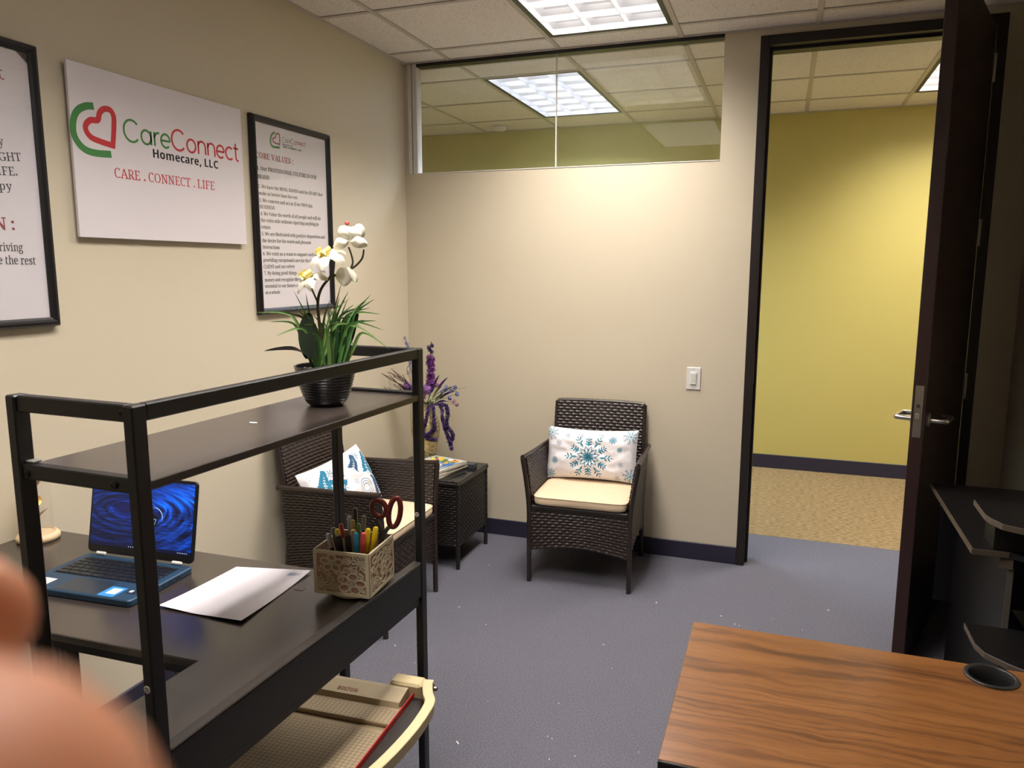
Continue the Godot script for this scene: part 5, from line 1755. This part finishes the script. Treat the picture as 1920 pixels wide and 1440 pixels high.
	# black computer desk against the right wall
	var k := thing("computer_desk", "black computer desk with raised tier and keyboard shelf behind the wooden desk", "desk", V(2.56, 0, 0.79))
	var bl := mat(c8(13, 11, 12), 0.4)
	var edge := mat(c8(84, 73, 62), 0.45)
	var W := RX - 2.56 - 0.012
	var dsk := PackedVector2Array([Vector2(0.017, 0.0), Vector2(W, 0.0), Vector2(W, 1.2), Vector2(0.3, 1.2), Vector2(0.13, 0.74), Vector2(0.1, 0.716), Vector2(0.01, 0.716)])
	obj("desktop", G.new().prism(dsk, 0.703, 0.72, 0.001), bl, k)
	obj("edge_band", G.new().bar(V(0.0165, 0.7115, 0.0), V(0.0085, 0.7115, 0.716), 0.003, 0.016).bar(V(0.009, 0.7115, 0.7175), V(0.1, 0.7115, 0.7175), 0.003, 0.016), edge, k)
	var tier := PackedVector2Array([Vector2(0.03, 0.59), Vector2(W, 0.59), Vector2(W, 1.2), Vector2(0.30, 1.2), Vector2(0.22, 0.92), Vector2(0.10, 0.845), Vector2(0.052, 0.818), Vector2(0.034, 0.775), Vector2(0.027, 0.74)])
	obj("raised_tier", G.new().prism(tier, 0.813, 0.83, 0.001), bl, k)
	var te := G.new()
	for i in range(3, tier.size()):
		var p := tier[i]
		var q := tier[(i + 1) % tier.size()]
		te.bar(V(p.x, 0.8215, p.y), V(q.x, 0.8215, q.y), 0.002, 0.0155)
	obj("edge_band", te, edge, k)
	obj("tier_panel", G.new().span(0.062, 0.078, 0.7205, 0.8127, 0.6, 0.705, 0.001), bl, k)
	obj("tier_panel", G.new().span(0.078, W - 0.01, 0.7205, 0.8127, 0.69, 0.705, 0.001), bl, k)
	obj("back_panel", G.new().span(0.05, W - 0.001, 0.28, 0.7028, 0.02, 0.036, 0.001), bl, k)
	obj("side_panel", G.new().span(0.102, 0.118, 0.0, 0.7028, 0.05, 0.705, 0.001), bl, k)
	obj("side_panel", G.new().span(W - 0.02, W - 0.004, 0.0, 0.7028, 0.05, 1.19, 0.001), bl, k)
	obj("corner_block", G.new().prism(PackedVector2Array([Vector2(0.08, 0.708), Vector2(0.112, 0.708), Vector2(0.112, 0.716)]), 0.67, 0.7025), edge, k)
	obj("panel_edge", G.new().span(0.1025, 0.1175, 0.02, 0.67, 0.7055, 0.708), mat(c8(96, 92, 84), 0.5), k)
	var tray := PackedVector2Array([Vector2(0.004, 0.73), Vector2(W - 0.03, 0.73), Vector2(W - 0.03, 1.2), Vector2(0.34, 1.2), Vector2(0.17, 1.04), Vector2(0.06, 0.955), Vector2(0.018, 0.91), Vector2(0.004, 0.86)])
	obj("keyboard_shelf", G.new().prism(tray, 0.484, 0.5, 0.001), bl, k)
	te = G.new()
	for i in range(4, tray.size()):
		var p := tray[i]
		var q := tray[(i + 1) % tray.size()]
		te.bar(V(p.x, 0.492, p.y), V(q.x, 0.492, q.y), 0.002, 0.0145)
	obj("edge_band", te, edge, k)
	obj("shelf_bracket", G.new().span(0.15, 0.165, 0.42, 0.4838, 0.75, 1.15, 0.001).span(0.15, W - 0.0205, 0.405, 0.4195, 0.75, 1.15, 0.001), bl, k)

func under_desk() -> void:
	# the office chair pushed under the desk
	var c := thing("office_chair", "black office chair seat tucked under the desk at the lower left", "chair", V(0.36, 0, 2.86), deg_to_rad(4))
	var seat := G.new()
	var rr := func(a: float) -> Vector2:
		return Vector2(signf(cos(a)) * pow(absf(cos(a)), 0.5), signf(sin(a)) * pow(absf(sin(a)), 0.5))
	var prof := [[0.01, 0.515], [0.6, 0.513], [0.85, 0.507], [0.96, 0.495], [1.0, 0.475], [0.97, 0.452], [0.85, 0.445], [0.01, 0.445]]
	seat.surf(7, 48, func(u: float, v: float) -> Vector3:
		var p: Array = prof[roundi(u * 7)]
		var q: Vector2 = rr.call(v * TAU)
		return V(q.x * 0.21 * p[0], p[1], q.y * 0.205 * p[0]), true)
	var fab := mat(c8(28, 26, 30), 0.8)
	obj("seat", seat, fab, c)
	var bk := G.new()
	for s in [-1.0, 1.0]:
		bk.surf(10, 10, func(u: float, v: float) -> Vector3:
			var a := u * 2 - 1
			var b := v * 2 - 1
			var e := pow(maxf(0.0, (1 - pow(absf(a), 4.0)) * (1 - pow(absf(b), 4.0))), 0.5)
			return V(a * 0.19, 0.72 + b * 0.15, 0.235 + 0.03 * b - 0.02 * (1 - a * a) * -1.0 + s * 0.025 * e), s < 0)
	obj("backrest", bk, fab, c)
	obj("back_bar", G.new().tube(curve([V(0, 0.435, 0.06), V(0, 0.43, 0.19), V(0, 0.5, 0.262), V(0, 0.7, 0.272)], 5), 0.014, 8), M.black, c)
	obj("column", G.new().lathe([Vector2(0, 0.09), Vector2(0.03, 0.09), Vector2(0.03, 0.26), Vector2(0.016, 0.262), Vector2(0.016, 0.42), Vector2(0.08, 0.425), Vector2(0.08, 0.4445), Vector2(0, 0.4445)], 20), M.black, c)
	for k in 5:
		var a := TAU * k / 5 + 0.3
		var d := V(cos(a), 0, sin(a))
		obj("base_arm", G.new().bar(d * 0.02 + V(0, 0.1, 0), d * 0.24 + V(0, 0.075, 0), 0.035, 0.025, 0.005), M.black, c)
		var wh := G.new()
		wh.X = Transform3D(Basis(Vector3.UP, -a) * Basis(Vector3.BACK, PI / 2), d * 0.24 + V(0, 0.027, 0))
		wh.lathe([Vector2(0, -0.02), Vector2(0.022, -0.02), Vector2(0.026, -0.016), Vector2(0.026, 0.016), Vector2(0.022, 0.02), Vector2(0, 0.02)], 16)
		wh.X = Transform3D()
		wh.tube([d * 0.24 + V(0, 0.03, 0), d * 0.24 + V(0, 0.07, 0)], 0.006, 6)
		obj("caster", wh, M.black, c)
	# power adapter and cord along the left wall
	var ad := thing("power_adapter", "white plug at the left wall under the desk with a black cord", "plug", V(0.03, 0.122, 1.955))
	obj("plug_body", G.new().box(V(-0.005, 0, 0), V(0.04, 0.03, 0.042), 0.004), M.white, ad)
	obj("cord", G.new().tube(curve([V(0.016, -0.004, 0), V(0.04, -0.05, -0.02), V(0.07, -0.1, -0.03), V(0.12, -0.1177, 0.02), V(0.1, -0.1177, 0.12), V(0.03, -0.1177, 0.3), V(0.09, -0.1177, 0.55)], 6), 0.0035, 6), M.rubber, ad)

func lint() -> void:
	var lm := mat(c8(226, 222, 226), 0.8)
	tag(obj("lint_scrap", G.new().bar(V(-0.006, 0.0022, -0.005), V(0.006, 0.0022, 0.006), 0.004, 0.002, 0.0005), lm, self, V(1.113, 0, 1.853)), "largest white lint scrap on the blue carpet, right of the rack's front post", "scrap")
	var g := G.new()
	for i in 30:
		var x := rng.randf_range(0.65, 2.3)
		var z := rng.randf_range(0.35, 2.1)
		var s := rng.randf_range(0.0012, 0.0026)
		g.box(V(x, s * 0.8, z), V(s * rng.randf_range(1, 2.4), s, s * 1.3))
	for q in [[0.62, 1.36], [2.284, 0.418], [1.9, 0.7], [1.55, 0.6]]:
		g.box(V(q[0], 0.0022, q[1]), V(0.006, 0.003, 0.004))
	var o := obj("carpet_lint", g, lm, self)
	o.set_meta("kind", "stuff")
	tag(o, "tiny white specks of lint scattered over the blue carpet", "lint")

# ---------- the hand that holds the camera ----------
func hand() -> void:
	# capsules: from, to, radius at each end (room coordinates)
	var cap := []
	var B := Basis(V(0.94143, 0.00173, -0.33719), V(-0.05258, 0.98851, -0.14172), V(0.33307, 0.15115, 0.93071))
	var O := V(2.0257, 1.5076, 3.8906)
	var r := func(x: float, y: float, z: float) -> Vector3: return O + B * V(x, y, z)
	var chain := func(p: Array, rad: Array) -> void:
		for i in p.size() - 1:
			cap.append([r.call(p[i][0], p[i][1], p[i][2]), r.call(p[i + 1][0], p[i + 1][1], p[i + 1][2]), rad[i], rad[i + 1]])
	chain.call([[-0.0286, -0.0252, -0.036], [-0.041, -0.035, -0.035], [-0.062, -0.055, -0.026], [-0.085, -0.075, -0.01]], [0.0118, 0.0122, 0.0135, 0.017])   # thumb
	chain.call([[-0.0610, -0.0262, -0.083], [-0.08, -0.028, -0.078], [-0.098, -0.032, -0.062], [-0.112, -0.045, -0.02]], [0.0078, 0.0082, 0.009, 0.011])      # index finger
	chain.call([[-0.0680, -0.047, -0.083], [-0.085, -0.048, -0.08], [-0.108, -0.05, -0.062], [-0.118, -0.058, -0.018]], [0.0078, 0.0084, 0.0092, 0.0115])   # middle finger
	chain.call([[-0.0700, -0.067, -0.078], [-0.087, -0.067, -0.076], [-0.108, -0.07, -0.058], [-0.117, -0.076, -0.014]], [0.0075, 0.008, 0.0088, 0.011])   # ring finger
	chain.call([[-0.0720, -0.086, -0.068], [-0.088, -0.087, -0.066], [-0.105, -0.089, -0.05], [-0.112, -0.094, -0.01]], [0.0066, 0.007, 0.0078, 0.0095])   # little finger
	chain.call([[-0.112, -0.048, -0.015], [-0.1, -0.07, 0.02], [-0.095, -0.11, 0.055], [-0.09, -0.135, 0.075]], [0.014, 0.019, 0.023, 0.025])               # palm and wrist
	chain.call([[-0.115, -0.07, -0.012], [-0.108, -0.095, 0.03], [-0.1, -0.125, 0.06]], [0.014, 0.018, 0.022])
	chain.call([[-0.088, -0.078, -0.006], [-0.092, -0.095, 0.03]], [0.017, 0.019])
	var cell := 0.0028
	var lo := Vector3.INF
	var hi := -Vector3.INF
	for c in cap:
		for k in 2:
			lo = lo.min(c[k] - Vector3.ONE * (c[2 + k] + 0.009))
			hi = hi.max(c[k] + Vector3.ONE * (c[2 + k] + 0.009))
	var n := Vector3i(((hi - lo) / cell).ceil())
	var f := PackedFloat32Array()
	f.resize(n.x * n.y * n.z)
	f.fill(1.0)
	var sm := 0.004
	for c in cap:
		var a: Vector3 = c[0]
		var ab: Vector3 = c[1] - a
		var l2 := ab.length_squared()
		var m := Vector3.ONE * (maxf(c[2], c[3]) + 0.009)
		var i0 := Vector3i(((a.min(c[1]) - m - lo) / cell).floor()).clamp(Vector3i.ZERO, n - Vector3i.ONE)
		var i1 := Vector3i(((a.max(c[1]) + m - lo) / cell).ceil()).clamp(Vector3i.ZERO, n - Vector3i.ONE)
		for z in range(i0.z, i1.z + 1):
			for y in range(i0.y, i1.y + 1):
				for x in range(i0.x, i1.x + 1):
					var p := lo + Vector3(x, y, z) * cell
					var t := clampf((p - a).dot(ab) / l2, 0, 1)
					var d := p.distance_to(a + ab * t) - lerpf(c[2], c[3], t)
					var at := x + n.x * (y + n.y * z)
					var e := f[at]
					var h := maxf(sm - absf(d - e), 0.0) / sm
					f[at] = minf(d, e) - h * h * sm * 0.25
	var vid := {}
	var vs := PackedVector3Array()
	var cr := [Vector3i(0, 0, 0), Vector3i(1, 0, 0), Vector3i(0, 1, 0), Vector3i(1, 1, 0), Vector3i(0, 0, 1), Vector3i(1, 0, 1), Vector3i(0, 1, 1), Vector3i(1, 1, 1)]
	var ed := [[0, 1], [2, 3], [4, 5], [6, 7], [0, 2], [1, 3], [4, 6], [5, 7], [0, 4], [1, 5], [2, 6], [3, 7]]
	var val := func(p: Vector3i) -> float: return f[p.x + n.x * (p.y + n.y * p.z)]
	for z in n.z - 1:
		for y in n.y - 1:
			for x in n.x - 1:
				var q := x + n.x * (y + n.y * z)
				if absf(f[q]) > cell * 2.0:
					continue
				var v := []
				var neg := 0
				for c in cr:
					var s: float = f[q + c.x + n.x * (c.y + n.y * c.z)]
					v.append(s)
					neg += 1 if s < 0.0 else 0
				if neg == 0 or neg == 8:
					continue
				var sum := Vector3.ZERO
				var k := 0
				for e in ed:
					if (v[e[0]] < 0.0) != (v[e[1]] < 0.0):
						var t: float = v[e[0]] / (v[e[0]] - v[e[1]])
						sum += Vector3(cr[e[0]]).lerp(Vector3(cr[e[1]]), t)
						k += 1
				vid[q] = vs.size()
				vs.append(lo + (Vector3(x, y, z) + sum / k) * cell)
	var ns := PackedVector3Array()
	ns.resize(vs.size())
	var tris := PackedInt32Array()
	var step := [1, n.x, n.x * n.y]
	for q in vid:
		for ax in 3:
			var o1: int = step[(ax + 1) % 3]
			var o2: int = step[(ax + 2) % 3]
			var q2: int = q + step[ax]
			if (f[q] < 0.0) == (f[q2] < 0.0):
				continue
			if not (vid.has(q - o1) and vid.has(q - o2) and vid.has(q - o1 - o2)):
				continue
			var w := [vid[q - o1 - o2], vid[q - o2], vid[q], vid[q - o1]]
			if f[q] < 0.0:
				tris.append_array([w[0], w[1], w[2], w[0], w[2], w[3]])
			else:
				tris.append_array([w[0], w[2], w[1], w[0], w[3], w[2]])
	for i in range(0, tris.size(), 3):
		var c := (vs[tris[i + 1]] - vs[tris[i]]).cross(vs[tris[i + 2]] - vs[tris[i]])
		for k in 3:
			ns[tris[i + k]] += c
	var g := G.new()
	for i in range(0, tris.size(), 3):
		g.tri(vs[tris[i]] - O, vs[tris[i + 1]] - O, vs[tris[i + 2]] - O, ns[tris[i]], ns[tris[i + 1]], ns[tris[i + 2]])
	var skin := mat(c8(240, 168, 132), 0.5)
	skin.subsurf_scatter_enabled = true
	skin.subsurf_scatter_strength = 0.25
	var p := obj("person", g, skin, self, O)
	tag(p, "person holding the camera, only blurred fingertips showing at the lower left edge", "person")

func _ready() -> void:
	var cam := Camera3D.new()
	cam.name = "camera"
	cam.near = 0.005
	cam.fov = 53.86
	cam.position = V(2.0257, 1.5076, 3.8906)
	cam.rotation = V(-0.1517, 0.3437, 0.0017)
	var at := CameraAttributesPhysical.new()
	at.frustum_focal_length = 23.62
	at.frustum_focus_distance = 2.6
	at.exposure_aperture = 10.7
	at.frustum_near = 0.005
	cam.attributes = at
	add_child(cam)
	cam.current = true
	var env := Environment.new()
	env.background_mode = Environment.BG_COLOR
	env.background_color = Color(0.02, 0.02, 0.02)
	env.tonemap_mode = Environment.TONE_MAPPER_LINEAR
	env.tonemap_exposure = 1.0
	env.sdfgi_enabled = true
	env.ssao_enabled = true
	env.ssil_enabled = true
	var we := WorldEnvironment.new()
	we.name = "world"
	we.environment = env
	add_child(we)
	rng.seed = 7
	set_fonts()
	materials()
	lights()
	shell()
	ceilings()
	left_wall()
	seating()
	rack()
	laptop()
	desk_things()
	pen_box()
	orchid()
	vase()
	cutter()
	right_side()
	under_desk()
	lint()
	hand()
